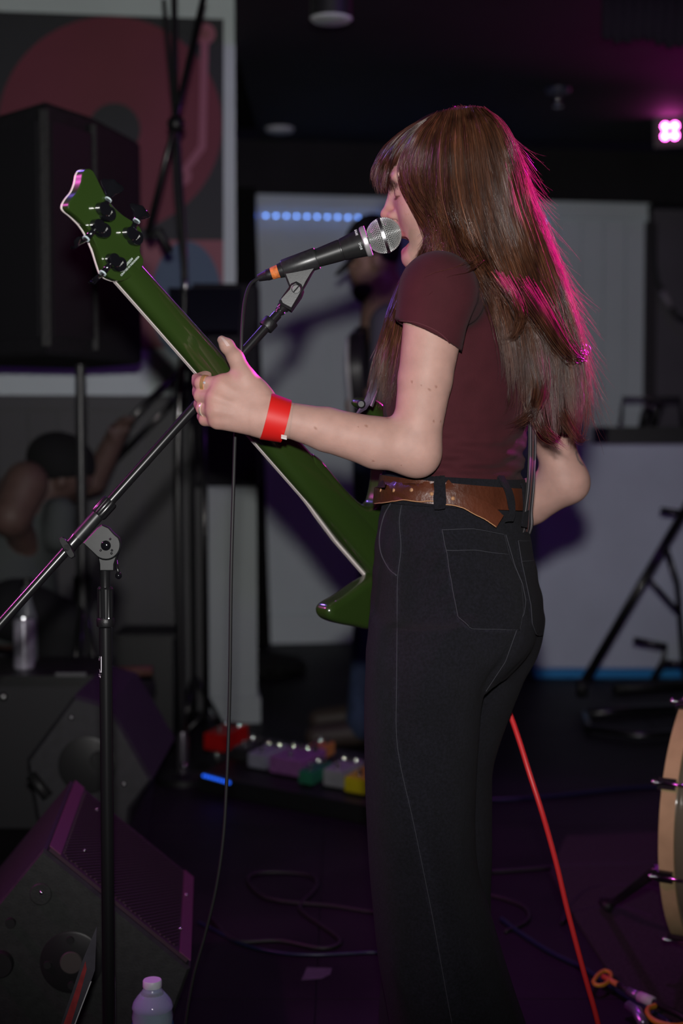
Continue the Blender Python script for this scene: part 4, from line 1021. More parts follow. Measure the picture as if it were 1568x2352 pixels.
if np.dot(np.cross(AX, WW), NB) < 0: qf = qf[:, ::-1]
bbody = link('bass_body', npmesh('bass_body', Vw, qf, M_green), bass, 'green body with two pointed horns')
for s_ in (-.10, -.20, -.30):      # pickups and bridge on the front
    MB().box(bpt(s_-.02, (Ls[3][1]+Rs[3][1])/2, -.042), AX*.018, WW*.036, NB*.007).build('pickup' if s_ > -.25 else 'bridge', M_tun if s_ > -.25 else M_steel, bass)
cq = (np.interp(ss[-1], ss, lq)+np.interp(ss[-1], ss, rq))/2
for k in range(4):
    o = (k-1.5)/1.5
    MB().tube([bpt(ss[-1]+.012+.012*k, cq-.007+o*.007, -.0255), bpt(-.32, (Ls[3][1]+Rs[3][1])/2+o*.028, -.052)], .0008+.0003*k, 6).build('string', M_steel, bass, smooth=True)
# strap: from the upper horn over the left shoulder and down the back
M_strap = [mat('strap_black', (0.012, 0.011, 0.012), rough=.6), mat('strap_white', (0.34, 0.32, 0.34), rough=.6), mat('strap_rust', (0.20, 0.05, 0.03), rough=.7), mat('strap_grey', (0.16, 0.14, 0.17), rough=.6)]
sp = [(846, 928, 2.205), (856, 900, 2.20), (878, 830, 2.18), (915, 740, 2.16), (970, 650, 2.10), (1040, 594, 2.075), (1105, 596, 2.075), (1150, 640, 2.08), (1180, 695, 2.075), (1200, 750, 2.085), (1212, 830, 2.095), (1220, 930, 2.11), (1222, 1020, 2.12), (1219, 1100, 2.125), (1212, 1170, 2.15), (1204, 1230, 2.20), (1160, 1290, 2.34), (1105, 1300, 2.50)]
sp3 = spline([P(*p) for p in sp], 90); Ts = np.gradient(sp3, axis=0)
wdir = spline([np.array(q) for q in ((-.4, .9, .1), (-.4, .9, .1), (-.3, .9, 0), (.5, .8, .2), (.6, .75, 0), (.42, .9, 0), (.42, .9, 0), (.4, .9, 0), (.2, .95, 0))], 90)
cols = [(-1, -.86, 0), (-.86, -.55, 1), (-.55, -.30, 0), (-.30, -.12, 3), (-.12, .12, 2), (.12, .30, 3), (.30, .55, 0), (.55, .86, 1), (.86, 1, 0)]
hw = .0175; V = []; F = []; fmi = []
us = [-1]+[c_[1] for c_ in cols]; nu = len(us)
for i in range(90):
    t_ = nrm(Ts[i]); wv = nrm(wdir[i]-t_*(wdir[i]@t_)); nn = np.cross(t_, wv)
    for u in us: V.append(sp3[i]+wv*hw*u+nn*.0012)
    for u in us: V.append(sp3[i]+wv*hw*u-nn*.0012)
for i in range(89):
    for k in range(nu-1):
        a = i*2*nu+k; F.append((a, a+1, a+1+2*nu, a+2*nu)); fmi.append(cols[k][2]); b_ = a+nu; F.append((b_, b_+2*nu, b_+1+2*nu, b_+1)); fmi.append(cols[k][2])
    for k in (0, nu-1): a = i*2*nu+k; F.append((a, a+2*nu, a+3*nu, a+nu)); fmi.append(0)
strap = link('strap', npmesh('strap', V, F, mats=M_strap, fm=fmi, smooth=True), bass, 'striped guitar strap, black with white and rust lines')
# leather strap end with its button
se = MB(); se.ribbon(spline([P(828, 946, 2.165), P(842, 925, 2.16), P(858, 890, 2.165), P(868, 862, 2.17)], 12), nrm(np.array([.75, .35, .45]))*.0095, .003); sle = se.build('strap_end', mat('purple_grey_leather', (0.10, 0.075, 0.12), rough=.45, noise=.2, nscale=60), strap)
MB().lathe(P(829, 928, 2.158), P(829, 928, 2.148), [(0, .0062), (.6, .0068), (1, .0045)], 18).build('strap_button', M_rub, strap, angle=50)
# ================================================================== microphone stand, microphone, cable
SD = 2.07
base = P(241, 1300, SD); bx, by = base[0], base[1]
st = thing('microphone_stand', 'black boom microphone stand with a white printed mark on its pole', 'mic stand', (bx, by, 0))
def zat(py, d=SD): return P(241, py, d)[2]
def upz(z): return np.array([bx, by, z])
MB().lathe(upz(0.03), upz(zat(1442)), [(0, .0095), (1, .0095)], 24).build('pole', M_blkm, st, angle=40)
mb = MB(); mb.lathe(upz(zat(1440)), upz(zat(1420)), [(0, .0118), (.15, .0128), (.85, .0132), (1, .0122)], 28); gc = mb.build('grip_ring', M_blk, st, angle=35)
mb = MB(); z0, z1 = zat(1421), zat(1348); N = 48; V = []; F = []
for zz_ in (z0, z0+.003, z1-.006, z1-.003, z1):
    for k in range(N):
        an = 2*math.pi*k/N; rr = .0116-(.0012 if (k % 4 == 0 and z0 < zz_ < z1-.004) else 0); rr = rr if zz_ < z1 else .0098
        V.append(upz(zz_)+np.array([math.cos(an)*rr, math.sin(an)*rr, 0]))
for i in range(4):
    for k in range(N): a = i*N+k; b_ = i*N+(k+1) % N; F.append((a, b_, b_+N, a+N))
F += [tuple(range(N))[::-1], tuple(range(4*N, 5*N))]; mb.raw(V, F); mb.build('grip', M_blkm, st, angle=30)
MB().lathe(upz(zat(1352)), upz(zat(1285)), [(0, .0076), (.65, .0080), (.7, .0085), (1, .0085)], 20).build('upper_tube', M_blkm, st, angle=40)
# the clutch: fork below, round-ended plate above
M_cast = mat('cast_black_metal', (0.013, 0.014, 0.0145), rough=0.42, noise=.25, nscale=90)
CD = 2.055
def ppoly(pts, d): return [P(x, y, d) for x, y in pts]
mb = MB(); mb.prism(ppoly([(222, 1270), (228, 1298), (229, 1312), (261, 1312), (262, 1298), (272, 1265), (255, 1240), (230, 1240)], CD+.006), np.array([0, .020, 0]), bev=.002); mb.build('clutch_fork', M_cast, st, angle=35)
plate = [(190, 1247), (222, 1213), (233, 1205), (248, 1211), (262, 1226)]+[(243+34*math.cos(a), 1252+34*math.sin(a)) for a in np.linspace(-.55, 2.25, 14)]
mb = MB(); mb.prism(ppoly(plate, CD-.010), np.array([0, .013, 0]), bev=.0018); clp = mb.build('clutch_plate', M_cast, st, angle=35)
MB().ball(P(243, 1253, CD-.011), (.0074, .0045, .0074), 18, 10).build('clutch_bolt', M_tun, clp, smooth=True)
for x, y in ((253, 1238), (257, 1264), (231, 1264), (256, 1271)): MB().ball(P(x, y, CD-.0108), .0018, 8, 5).build('plate_pin', M_blkm, clp, smooth=True)
lv_ = MB(); lv_.tube([P(266, 1287, 2.07), P(272, 1318, 2.06)], .0023, 8); le = lv_.build('lever', M_blkm, st, smooth=True); MB().ball(P(272, 1322, 2.058), .0052, 14, 9).build('lever_knob', M_tun, le, smooth=True)
# boom: outer sleeve through the clutch, long tube to the clip
B0 = P(-70, 1512, 2.03); B1 = P(637, 722, 2.135); bdv = nrm(B1-B0)
def bo(px): 
    # point of the boom line seen nearest to column px
    t = np.linspace(-.2, 1.3, 4000); q = B0+np.outer(t, B1-B0); col = 784+FPX*((q-CAM)@RGT)/((q-CAM)@FWD); return q[np.argmin(abs(col-px))]
MB().lathe(B0-bdv*.25, B1, [(0, .0074), (1, .0074)], 22).build('boom', M_blkm, st, angle=40)
mb = MB(); mb.lathe(bo(176), bo(226), [(0, .0098), (1, .0098)], 20); mb.build('boom_sleeve', M_cast, st, angle=40)
mb = MB(); a, b_ = bo(224), bo(254); u, v = frame(b_-a); N = 40; V = []; F = []
for j, (t_, r_) in enumerate(((0, .0108), (.12, .0124), (.88, .0124), (1, .0112))):
    for k in range(N): an = 2*math.pi*k/N; rr = r_-(.0013 if (k % 4 == 0 and 0 < j < 3) else 0); V.append(a+(b_-a)*t_+rr*(math.cos(an)*u+math.sin(an)*v))
for i in range(3):
    for k in range(N): p = i*N+k; q = i*N+(k+1) % N; F.append((p, q, q+N, p+N))
F += [tuple(range(N))[::-1], tuple(range(3*N, 4*N))]; mb.raw(V, F); mb.build('boom_grip', M_blkm, st, angle=30)
mb = MB(); mb.lathe(bo(152), bo(178), [(0, .0088), (.3, .0105), (.6, .0096), (1, .0105)], 20); cl = mb.build('boom_collar', M_blkm, st, angle=30)
kn = bo(158)-FWD*.016; du = nrm(P(166, 1300, 2.0)-P(137, 1254, 2.0)); dn = nrm(np.cross(du, FWD))
wing = []
for t_, h_ in ((-1, .0025), (-.85, .0042), (-.35, .0052), (0, .0062), (.35, .0052), (.85, .0042), (1, .0025)): wing.append((t_, h_))
pl_ = [kn+du*(t_*.0170)+dn*h_ for t_, h_ in wing]+[kn+du*(t_*.0170)-dn*h_ for t_, h_ in wing[::-1]]
mb = MB(); mb.prism(pl_, FWD*.007, bev=.0012); mb.tube([kn, bo(158)], .005, 12); mb.build('wing_knob', M_blkm, st, angle=40)
mb = MB(); mb.lathe(bo(609), bo(624), [(0, .0112), (.08, .0118), (.92, .0118), (1, .0112)], 24); mb.build('boom_end_ring', M_blk, st, angle=35)
# the white mark printed on the pole
def on_pole(px, py, off=.0002):
    v = ray(px, py); o = CAM-np.array([bx, by, 0]); r_ = .0095+off; a = v[0]**2+v[1]**2; b = o[0]*v[0]+o[1]*v[1]; c = o[0]**2+o[1]**2-r_*r_; ds = b*b-a*c
    return CAM+v*((-b-math.sqrt(max(ds, 0)))/a)
mb = MB()
def pole_quad(pts):
    P4 = [on_pole(*p) for p in pts]; mb.raw([*P4, *[on_pole(*p, -.0004) for p in pts]], [tuple(range(len(pts)))[::-1]]+[(k, (k+1) % len(pts), (k+1) % len(pts)+len(pts), k+len(pts)) for k in range(len(pts))])
for a_, b_ in ((1508, 1511), ): pole_quad([(228, 1508), (233.5, 1508), (233.5, 1510.5), (228, 1510.5)])
for y0 in range(1508, 1544, 6): pole_quad([(231.4, y0), (233.5, y0), (233.5, y0+6), (231.4, y0+6)])
pole_quad([(227, 1512), (230.5, 1511.5), (227.5, 1518)]); pole_quad([(228, 1537), (233.5, 1540), (233.5, 1545), (229, 1545), (229, 1541)])
pole_quad([(227, 1548), (231.5, 1548), (231.5, 1550), (227, 1550)]); pole_quad([(227, 1552), (231, 1552), (231, 1557), (229.5, 1557), (229.5, 1554), (227, 1554)])
mb.build('printed_mark', M_mark, st)
# tripod base under the frame
for k in range(3):
    a = k*2*math.pi/3+.5; MB().tube([upz(.12), np.array([bx+.26*math.cos(a), by+.26*math.sin(a), .012])], .0085, 10).build('leg', M_blkm, st, smooth=True)
MB().lathe(upz(.09), upz(.16), [(0, .016), (1, .016)], 16).build('leg_hub', M_blk, st, angle=40)

# ---- clip
M_clip = mat('clip_black_plastic', (0.020, 0.021, 0.022), rough=0.34, noise=.2, nscale=200, bump=.015, bscale=500)
MT = P(598, 637, 2.135); MH = P(881, 541, 2.118); mx_ = nrm(MH-MT)
def mo(px): t = np.linspace(-.3, 1.3, 4000); q = MT+np.outer(t, MH-MT); col = 784+FPX*((q-CAM)@RGT)/((q-CAM)@FWD); return q[np.argmin(abs(col-px))]
mup = nrm(UPV-mx_*(UPV@mx_)); mfr = np.cross(mx_, mup); mfr = mfr if mfr@FWD < 0 else -mfr       # towards the camera
cl_ = MB(); a, b_ = mo(650), mo(728); N = 30; V = []; F = []
for t_ in (0, .04, .96, 1):
    for rr in (0,):
        for k in range(N):
            an = math.pi*(-.30)+(2*math.pi-.8*math.pi*.5)*k/(N-1)
            r_ = (.0148+.0018*t_)+(0 if 0 < t_ < 1 else -.0007); V.append(a+(b_-a)*t_+r_*(math.sin(an)*mfr-math.cos(an)*mup))
    for k in range(N):
        an = math.pi*(-.30)+(2*math.pi-.8*math.pi*.5)*k/(N-1); r_ = (.0148+.0018*t_)-.0022; V.append(a+(b_-a)*t_+r_*(math.sin(an)*mfr-math.cos(an)*mup))
R2 = 2*N
for i in range(3):
    for k in range(N-1):
        p = i*R2+k; F.append((p, p+1, p+1+R2, p+R2)); q = p+N; F.append((q, q+R2, q+1+R2, q+1))
    for k in (0, N-1): p = i*R2+k; F.append((p, p+R2, p+N+R2, p+N))
for i in (0, 3):
    for k in range(N-1): p = i*R2+k; F.append((p, p+1, p+1+N, p+N))
cl_.raw(V, F); clip = cl_.build('clip_sleeve', M_clip, st, angle=40)
web = [(652, 627), (668, 668), (690, 672), (703, 650), (716, 626), (730, 604), (700, 606)]
mb = MB(); mb.prism([P(x, y, 2.120) for x, y in web], FWD*.022, bev=.0025); mb.build('clip_web', M_clip, st, angle=40)
yk = [(662+0, 660), (668, 650), (680, 645), (692, 652), (697, 664), (692, 678), (668, 712), (645, 700), (640, 690)]
mb = MB(); mb.prism([P(x, y, 2.111) for x, y in yk], FWD*.034, bev=.004); yo = mb.build('clip_yoke', M_clip, st, angle=40)
mb = MB(); mb.lathe(P(680, 664, 2.1095), P(680, 664, 2.115), [(0, .0060), (.2, .0070), (1, .0070)], 20); sw = mb.build('clip_screw', M_blk, yo, angle=40)
MB().box(P(680, 664, 2.1093), nrm(P(688, 655, 2)-P(680, 664, 2))*.0058, FWD*.0006, nrm(P(689, 672, 2)-P(680, 664, 2))*.0009).build('screw_slot', M_blkc, yo)
mb = MB(); mb.lathe(B1, P(660, 694, 2.128), [(0, .0062), (.2, .0062), (.2, .0078), (.35, .0078), (.35, .0062), (.5, .0062), (.5, .0095), (.75, .0095), (.75, .008), (1, .008)], 18); mb.build('clip_thread', M_steel if False else M_blkm, st, angle=35)

# ---- microphone
mic = thing('microphone', 'black vocal microphone with silver mesh ball and orange tape', 'microphone', mo(740))
RB = .0262; Lm = np.linalg.norm(MH-MT)
def mp_(px): return (mo(px)-MT)@mx_/Lm
prof = [(mp_(640), .0108), (mp_(650), .0118), (mp_(728), .0138), (mp_(775), .0160), (mp_(782), .0162), (mp_(783), .0158), (mp_(785), .0158), (mp_(786), .0166), (mp_(800), .0180), (mp_(826), .0206), (mp_(834), .0214)]
mb = MB(); mb.lathe(MT, MH, prof, 40); hnd = mb.build('handle', mat('mic_black_enamel', (0.014, 0.015, 0.015), rough=0.36, noise=.15, nscale=150), mic, angle=25)
mb = MB(); mb.lathe(MT, MH, [(mp_(834), .0216), (mp_(836), .0230), (mp_(842), .0236), (mp_(846), .0228)], 44); mb.build('collar', mat('collar_steel', (.6, .58, .6), rough=.35, metal=.6), mic, angle=35)
MB().ball(MH, RB*.94, 28, 18).build('grille_foam', mat('dark_foam', (0.02, 0.02, 0.02), rough=.9), mic, smooth=True)
# woven wire: short wires in a brick pattern on the ball
mb = MB(); rows_ = 26; u, v = mup, mfr
def ballpt(lat, lon, r=RB): return MH+mx_*(r*math.sin(lat))+(u*math.cos(lon)+v*math.sin(lon))*(r*math.cos(lat))
lats = np.linspace(-1.02, 1.48, rows_)
for i, la_ in enumerate(lats):
    nl = max(6, int(56*math.cos(la_))); ph = (i % 2)*math.pi/nl
    ring_ = [ballpt(la_+.018*(1 if k % 2 else -1), 2*math.pi*k/(2*nl)+ph, RB*(1.0+.006*(1 if k % 2 else -1))) for k in range(2*nl+1)]
    mb.tube(ring_, .00044, 4, caps=False)
    if i < rows_-1:
        for k in range(nl): mb.tube([ballpt(la_, 2*math.pi*k/nl+ph, RB), ballpt(lats[i+1], 2*math.pi*(k+.0)/nl+ph, RB)], .00044, 4, caps=False)
gm_ = mb.build('grille_mesh', mat('silver_wire', (0.62, 0.63, 0.62), rough=.32, metal=.55), mic, smooth=True); gm_['kind'] = 'stuff'
mb = MB(); mb.lathe(MH-mx_*.0026, MH+mx_*.0026, [(0, RB*.99), (.08, RB*1.035), (.92, RB*1.035), (1, RB*.99)], 56); mb.build('grille_band', M_steel, mic, angle=40)
mb = MB(); mb.lathe(mo(623), mo(650), [(0, .0086), (.1, .0094), (1, .0104)], 24); mb.build('tape', mat('orange_tape', (0.62, 0.17, 0.035), rough=.6, noise=.35, nscale=160, bump=.3, bscale=200), mic, angle=40)
M_mtxt = mat('mic_print', (0.62, 0.66, 0.66), rough=.5)
def mic_text(s_, px, ang, size):
    t = mp_(px); r_ = np.interp(t, [p[0] for p in prof], [p[1] for p in prof])+.0001; out = nrm(mfr*math.cos(ang)+mup*math.sin(ang)); tang = np.cross(out, mx_)
    text_mesh('lettering', s_, size, MT+(MH-MT)*t+out*r_, (tang if tang@UPV < 0 else -tang), np.cross(out, (tang if tang@UPV < 0 else -tang)), M_mtxt, mic)
mic_text('SHURE', 826, math.radians(44), .0052); mic_text('SM58', 826, math.radians(-22), .0048)
# ---- plug and cable
cab = thing('microphone_cable', 'black cable hanging from the microphone down to the floor', 'cable', G(420, 2560)*[1, 1, 0])
mb = MB(); mb.lathe(mo(593), mo(626), [(0, .0052), (.05, .0056), (.55, .0078), (.62, .0086), (1, .0086)], 22); mb.build('plug', M_blk, cab, angle=35)
cp = [(596, 638, 2.135), (575, 653, 2.125), (562, 690, 2.11), (556, 750, 2.095), (553, 830, 2.09), (546, 920, 2.11), (540, 1000, 2.125), (536, 1120, 2.14), (531, 1300, 2.15), (529, 1450, 2.16), (527, 1600, 2.17), (521, 1780, 2.18), (513, 1920, 2.19), (496, 2040, 2.20), (470, 2150, 2.21), (445, 2240, 2.215), (428, 2340, 2.22), (418, 2450, 2.225), (415, 2560, 2.23)]
pts = [P(*p) for p in cp]; e = pts[-1]; pts += [np.array([e[0]+.01, e[1]+.01, .02]), np.array([e[0]+.06, e[1]+.03, .0035]), np.array([e[0]+.2, e[1]-.02, .0035])]
MB().tube(pts, .0027, 8, smooth=140).build('cord', M_rub, cab, smooth=True)
# ================================================================== things on the stage near the singer
# ---- wedge monitor
M_cab = mat('textured_cabinet_paint', (0.023, 0.025, 0.024), rough=0.6, noise=.25, nscale=60, bump=.12, bscale=260)
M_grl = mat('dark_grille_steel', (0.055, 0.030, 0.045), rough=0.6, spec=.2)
DN = 2.40; WV = nrm(np.array([(480-784)/FPX, 1.0, 0]))*0.49
def wp(px, py): return PZ(px, py, DN)
prof_px = [(100, 1950), (437, 2225)]
A_ = wp(100, 1950); B_ = wp(437, 2225)
prof = [A_, B_, B_+np.array([-.045, 0, -.125]), np.array([B_[0]-.10, DN, .012]), np.array([-.80, DN, .012]), np.array([-.80, DN, .05]), np.array([-.775, DN, .06])]
wedge = thing('stage_monitor', 'dark wedge stage monitor with a magenta lit grille beside the water bottle', 'monitor', (-.55, 2.65, 0))
mb = MB(); mb.prism(prof, WV, bev=.006); mb.build('cabinet', M_cab, wedge, angle=30)
fd_ = nrm(B_-A_); gn = nrm(np.array([-(B_-A_)[2], 0, (B_-A_)[0]])); gn = gn if gn[2] > 0 else -gn; Lg = np.linalg.norm(B_-A_); wd = nrm(WV)
# grille with rows of folded steel
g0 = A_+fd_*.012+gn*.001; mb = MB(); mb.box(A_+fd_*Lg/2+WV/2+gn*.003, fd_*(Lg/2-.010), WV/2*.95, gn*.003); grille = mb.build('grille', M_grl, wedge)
mb = MB(); nR = 62
for i in range(nR):
    c0 = A_+wd*(.03+i*(.49-.06)/(nR-1)) if False else None
for i in range(nR):
    a2 = .02; b2 = .47; f0 = .035; f1 = Lg-.035; sl = (.00373*.49)/(.00236*Lg); off_ = .02-sl*(f1-f0)+(i+.5)/nR*(.45+sl*(f1-f0)); e2 = []
    for fa in np.linspace(f0, f1, 60):
        wq = off_+sl*(fa-f0)
        if a2 <= wq <= b2: e2.append(A_+fd_*fa+wd*wq+gn*.0068)
    if len(e2) > 1: MB().tube([e2[0], e2[-1]], .0024, 4).build('grille_rib', M_grl, grille)

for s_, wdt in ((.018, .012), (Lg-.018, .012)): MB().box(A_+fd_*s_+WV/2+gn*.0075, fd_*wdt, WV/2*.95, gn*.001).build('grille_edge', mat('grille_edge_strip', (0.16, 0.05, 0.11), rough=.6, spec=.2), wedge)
for s_, t_ in ((.07, .12), (.07, .40), (Lg*.9, .12), (Lg*.93, .33)): MB().ball(A_+fd_*s_+wd*t_+gn*.009, .0035, 8, 5).build('grille_screw', M_chrome, wedge, smooth=True)
# side panel fittings
def disc(px, py, r, h, m, name, prof=None, parent=wedge, y=DN):
    c = PZ(px, py, y); return MB().lathe(c+np.array([0, .004, 0]), c-np.array([0, h, 0]), prof or [(0, r), (.8, r), (1, r*.92)], 28).build(name, m, parent, angle=40)
d1 = disc(94, 2053, .019, .004, M_cab, 'corner_cap'); MB().ball(PZ(95, 2050, DN-.004), .004, 8, 5).build('cap_screw', M_chrome, d1, smooth=True)
disc(25, 2119, .009, .006, M_rub, 'rubber_foot'); disc(2, 2212, .023, .012, M_rub, 'rubber_foot')
M_cup = mat('pole_cup_plastic', (0.016, 0.016, 0.017), rough=.4)
c = PZ(164, 2210, DN); mb = MB(); mb.lathe(c+np.array([0, .003, 0]), c-np.array([0, .003, 0]), [(0, .054), (.8, .054), (1, .051)], 40); cup = mb.build('pole_cup', M_cup, wedge, angle=40)
mb = MB(); mb.lathe(c-np.array([0, .002, 0]), c-np.array([0, .0045, 0]), [(0, .020), (1, .0185)], 28); mb.build('cup_socket', mat('socket_brown', (0.07, 0.06, 0.055), rough=.6), cup, angle=40)
for x, y in ((162, 2158), (110, 2215), (165, 2262)): disc(x, y, .007, .0055, M_rub, 'cup_screw', parent=cup)
# second wedge further back and a flat case behind it
w2 = thing('stage_monitor', 'dark wedge stage monitor standing on its side behind the magenta lit one', 'monitor', (-.62, 3.55, 0))
q = [PZ(x, y, 3.40) for x, y in ((40, 1640), (150, 1595), (240, 1600), (345, 1760), (345, 1830), (130, 1900), (60, 1800))]; q += []
q = [PZ(x, y, 3.40) for x, y in ((60, 1745), (170, 1598), (250, 1620), (350, 1790), (300, 1860))]; lowz = [np.array([p[0], p[1], .004]) for p in (q[-1]-[.02, 0, 0], q[0]+[.05, 0, 0])]
mb = MB(); mb.prism(q+lowz, np.array([0.0, .48, 0]), bev=.01); mb.build('cabinet', mat('dark_cabinet_paint', (0.022, 0.021, 0.026), rough=.6, noise=.2, nscale=40), w2, angle=30)
disc(200, 1758, .070, .004, M_cup, 'pole_cup', parent=w2, y=3.40); disc(228, 1745, .022, .007, M_blk, 'cup_socket', parent=w2, y=3.40)
for x, y in ((164, 1648), (285, 1800)): MB().ball(PZ(x, y, 3.39), .006, 8, 5).build('screw', M_steel, w2, smooth=True)
MB().tube([PZ(70, 1780, 3.38), PZ(110, 1830, 3.37)], .014, 10).build('side_handle', M_rub, w2, smooth=True)
cs = thing('equipment_case', 'low black equipment case holding a drinks can', 'case', (-1.0, 3.9, 0))
c0 = PZ(-80, 1575, 3.90); c1 = PZ(215, 1575, 3.90)
MB().abox((c0[0], 3.90, .0), (c1[0], 4.22, c0[2])).build('case_body', mat('case_grey', (0.020, 0.019, 0.023), rough=.6), cs)
MB().abox((c0[0]-.01, 3.89, c0[2]), (c1[0]+.01, 4.23, c0[2]+.03)).build('case_lid', M_blk, cs)
MB().ball(PZ(8, 1600, 3.895), .012, 10, 6).build('latch', M_steel, cs, smooth=True)
MB().box(PZ(163, 1549, 3.888), (.042, 0, 0), (0, .004, 0), (0, 0, .005)).build('name_strip', mat('grey_strip', (.12, .12, .13), rough=.5), cs)
tz = c0[2]+.03
can = thing('drinks_can', 'white and violet drinks can standing on a black case', 'can', (PZ(55, 1500, 4.0)[0], 4.0, tz)); cx = can.location.x
hgt = .155; rC = .029
MB().lathe((cx, 4.0, tz), (cx, 4.0, tz+hgt*.93), [(0, rC*.8), (.04, rC), (.93, rC), (1, rC*.86)], 24).build('can_body', mat('can_print', (.42, .40, .48), rough=.3, metal=.2, noise=.5, nscale=22), can, angle=40)
MB().lathe((cx, 4.0, tz+hgt*.925), (cx, 4.0, tz+hgt*.96), [(0, rC*.86), (1, rC*.83)], 24).build('can_lid', M_chrome, can, angle=40)
bt = thing('drinks_bottle', 'small clear bottle standing behind the drinks can', 'bottle', (PZ(62, 1400, 4.12)[0], 4.12, tz)); cx = bt.location.x; tb2 = PZ(62, 1330, 4.1)[2]
MB().lathe((cx, 4.12, tz), (cx, 4.12, tb2), [(0, .026), (.05, .03), (.55, .03), (.75, .014), (.9, .013)], 20).build('bottle_body', mat('dull_glass', (.16, .17, .19), rough=.1), bt, smooth=True)
MB().lathe((cx, 4.12, tz+(tb2-tz)*.9), (cx, 4.12, tb2), [(0, .015), (1, .015)], 16).build('bottle_cap', M_blk, bt, angle=40)

# ---- water bottle
wb_ = P(350, 2300, 2.28); wx, wy = wb_[0], wb_[1]
bot = thing('water_bottle', 'clear plastic water bottle with a white cap on the stage floor', 'bottle', (wx, wy, 0))
ztop_ = P(350, 2249, 2.28)[2]; H_ = ztop_
M_pet = mat('clear_plastic', (0.70, 0.84, 0.92), rough=0.08, trans=0.72, spec=.5)
M_wat = mat('water', (0.66, 0.82, 0.92), rough=0.05, trans=0.30)
zc = lambda y: P(350, y, 2.28)[2]
pr = [(0.0, .024), (.004, .030), (.012, .0325)]
zs = np.linspace(.02, zc(2318), 14)
for i, z_ in enumerate(zs): pr.append((z_, .0330-(.0016 if i % 2 else 0)))
pr += [(zc(2312), .0330), (zc(2300), .0305), (zc(2288), .0245), (zc(2278), .0185), (zc(2270), .0150), (zc(2262), .0142)]
mb = MB(); mb.lathe((wx, wy, 0), (wx, wy, 1), pr, 36); mb.build('bottle_shell', M_pet, bot, smooth=True)
mb = MB(); mb.lathe((wx, wy, 0), (wx, wy, 1), [(.003, .022), (.012, .0305), (zc(2330), .0305), (zc(2316), .0300)], 32); mb.build('bottle_water', M_wat, bot, angle=50)
mb = MB(); N = 48; V = []; F = []
for j, (z_, r_) in enumerate(((zc(2266), .0150), (zc(2264), .0154), (zc(2251), .0152), (zc(2249), .0142))):
    for k in range(N): an = 2*math.pi*k/N; rr = r_-(.0004 if k % 2 else 0); V.append((wx+rr*math.cos(an), wy+rr*math.sin(an), z_))
for i in range(3):
    for k in range(N): a = i*N+k; b_ = i*N+(k+1) % N; F.append((a, b_, b_+N, a+N))
F += [tuple(range(N))[::-1], tuple(range(3*N, 4*N))]; mb.raw(V, F); mb.build('bottle_cap', mat('white_cap', (.72, .74, .82), rough=.4), bot, angle=40)
mb = MB(); mb.lathe((wx, wy, .07), (wx, wy, zc(2352)+.0), [(0, .0336), (1, .0336)], 36, caps=False); mb.build('bottle_label', mat('blue_label', (.03, .20, .48), rough=.4), bot, smooth=True)

# ---- card leaning by the stand
CDD = 2.04
card = thing('printed_card', 'folded dark and red printed card leaning beside the microphone stand', 'card', (P(60, 2600, CDD)[0], P(60, 2600, CDD)[1], 0))
mb = MB(); mb.prism([P(x, y, CDD) for x, y in ((222, 2128), (218, 2228), (209, 2254), (172, 2352), (90, 2560), (10, 2735), (-40, 2735), (60, 2540), (140, 2352), (190, 2205))], FWD*.0012); mb.build('card_sheet', mat('card_dark', (.05, .045, .06), rough=.5, noise=.2, nscale=50), card)
mb = MB(); mb.prism([P(x, y, CDD-.0011) for x, y in ((196, 2208), (199, 2226), (182, 2290), (163, 2352), (80, 2545), (40, 2560), (146, 2352), (168, 2290))], FWD*.001); mb.build('card_print', mat('card_red', (.30, .025, .03), rough=.5, noise=.3, nscale=60), card)
mb = MB(); mb.tube([P(209, 2254, CDD), P(172, 2352, CDD), P(90, 2560, CDD)], .0010, 5); mb.build('card_edge', mat('card_white', (.6, .6, .62), rough=.5), card)

# ---- red instrument cable
rc = [(1010, 1330, 2.52), (1080, 1480, 2.42), (1130, 1560, 2.40), (1166, 1630, 2.38), (1190, 1695, 2.36), (1215, 1775, 2.34), (1240, 1852, 2.33), (1260, 1920, 2.33), (1280, 1995, 2.33), (1300, 2080, 2.33), (1322, 2165, 2.33), (1345, 2250, 2.33), (1365, 2320, 2.33), (1378, 2375, 2.33), (1392, 2450, 2.33)]
pts = [P(*p) for p in rc]; e = pts[-1]; pts += [np.array([e[0]+.02, e[1], .02]), np.array([e[0]+.08, e[1]-.03, .006]), np.array([e[0]+.25, e[1]-.05, .006])]
tag(MB().tube(pts, .0046, 10, smooth=120).build('instrument_cable', mat('red_cable', (.72, .028, .034), rough=.4), None, smooth=True), 'red instrument cable running from the bass down to the floor', 'cable')

# ---- bass drum at the right
M_maple = mat('maple_hoop', (.56, .40, .21), rough=.25, noise=.12, nscale=18, coat=.6); M_shell = mat('grey_brown_shell', (.17, .13, .095), rough=.35, coat=.4)
al = math.radians(30); DA = np.array([-math.cos(al), math.sin(al), 0]); DC_near = P(1511, 1932, 2.75); R_ = .285; side_ = np.array([-math.sin(al), -math.cos(al), 0])
DCc = DC_near-side_*R_; DCc[2] = .306
drum = thing('bass_drum', 'bass drum with a maple hoop and chrome claw hooks', 'drum', (DCc[0], DCc[1], 0))
mb = MB(); a = DCc; b_ = DCc-DA*.030
mb.lathe(a, b_, [(0, R_-.010), (0, R_), (1, R_), (1, R_-.010)], 96, caps=False); mb.build('hoop', M_maple, drum, angle=40)
mb = MB(); mb.lathe(a-DA*.026, a-DA*.45, [(0, R_-.022), (1, R_-.022)], 96, caps=False); mb.build('shell', M_shell, drum, smooth=True)
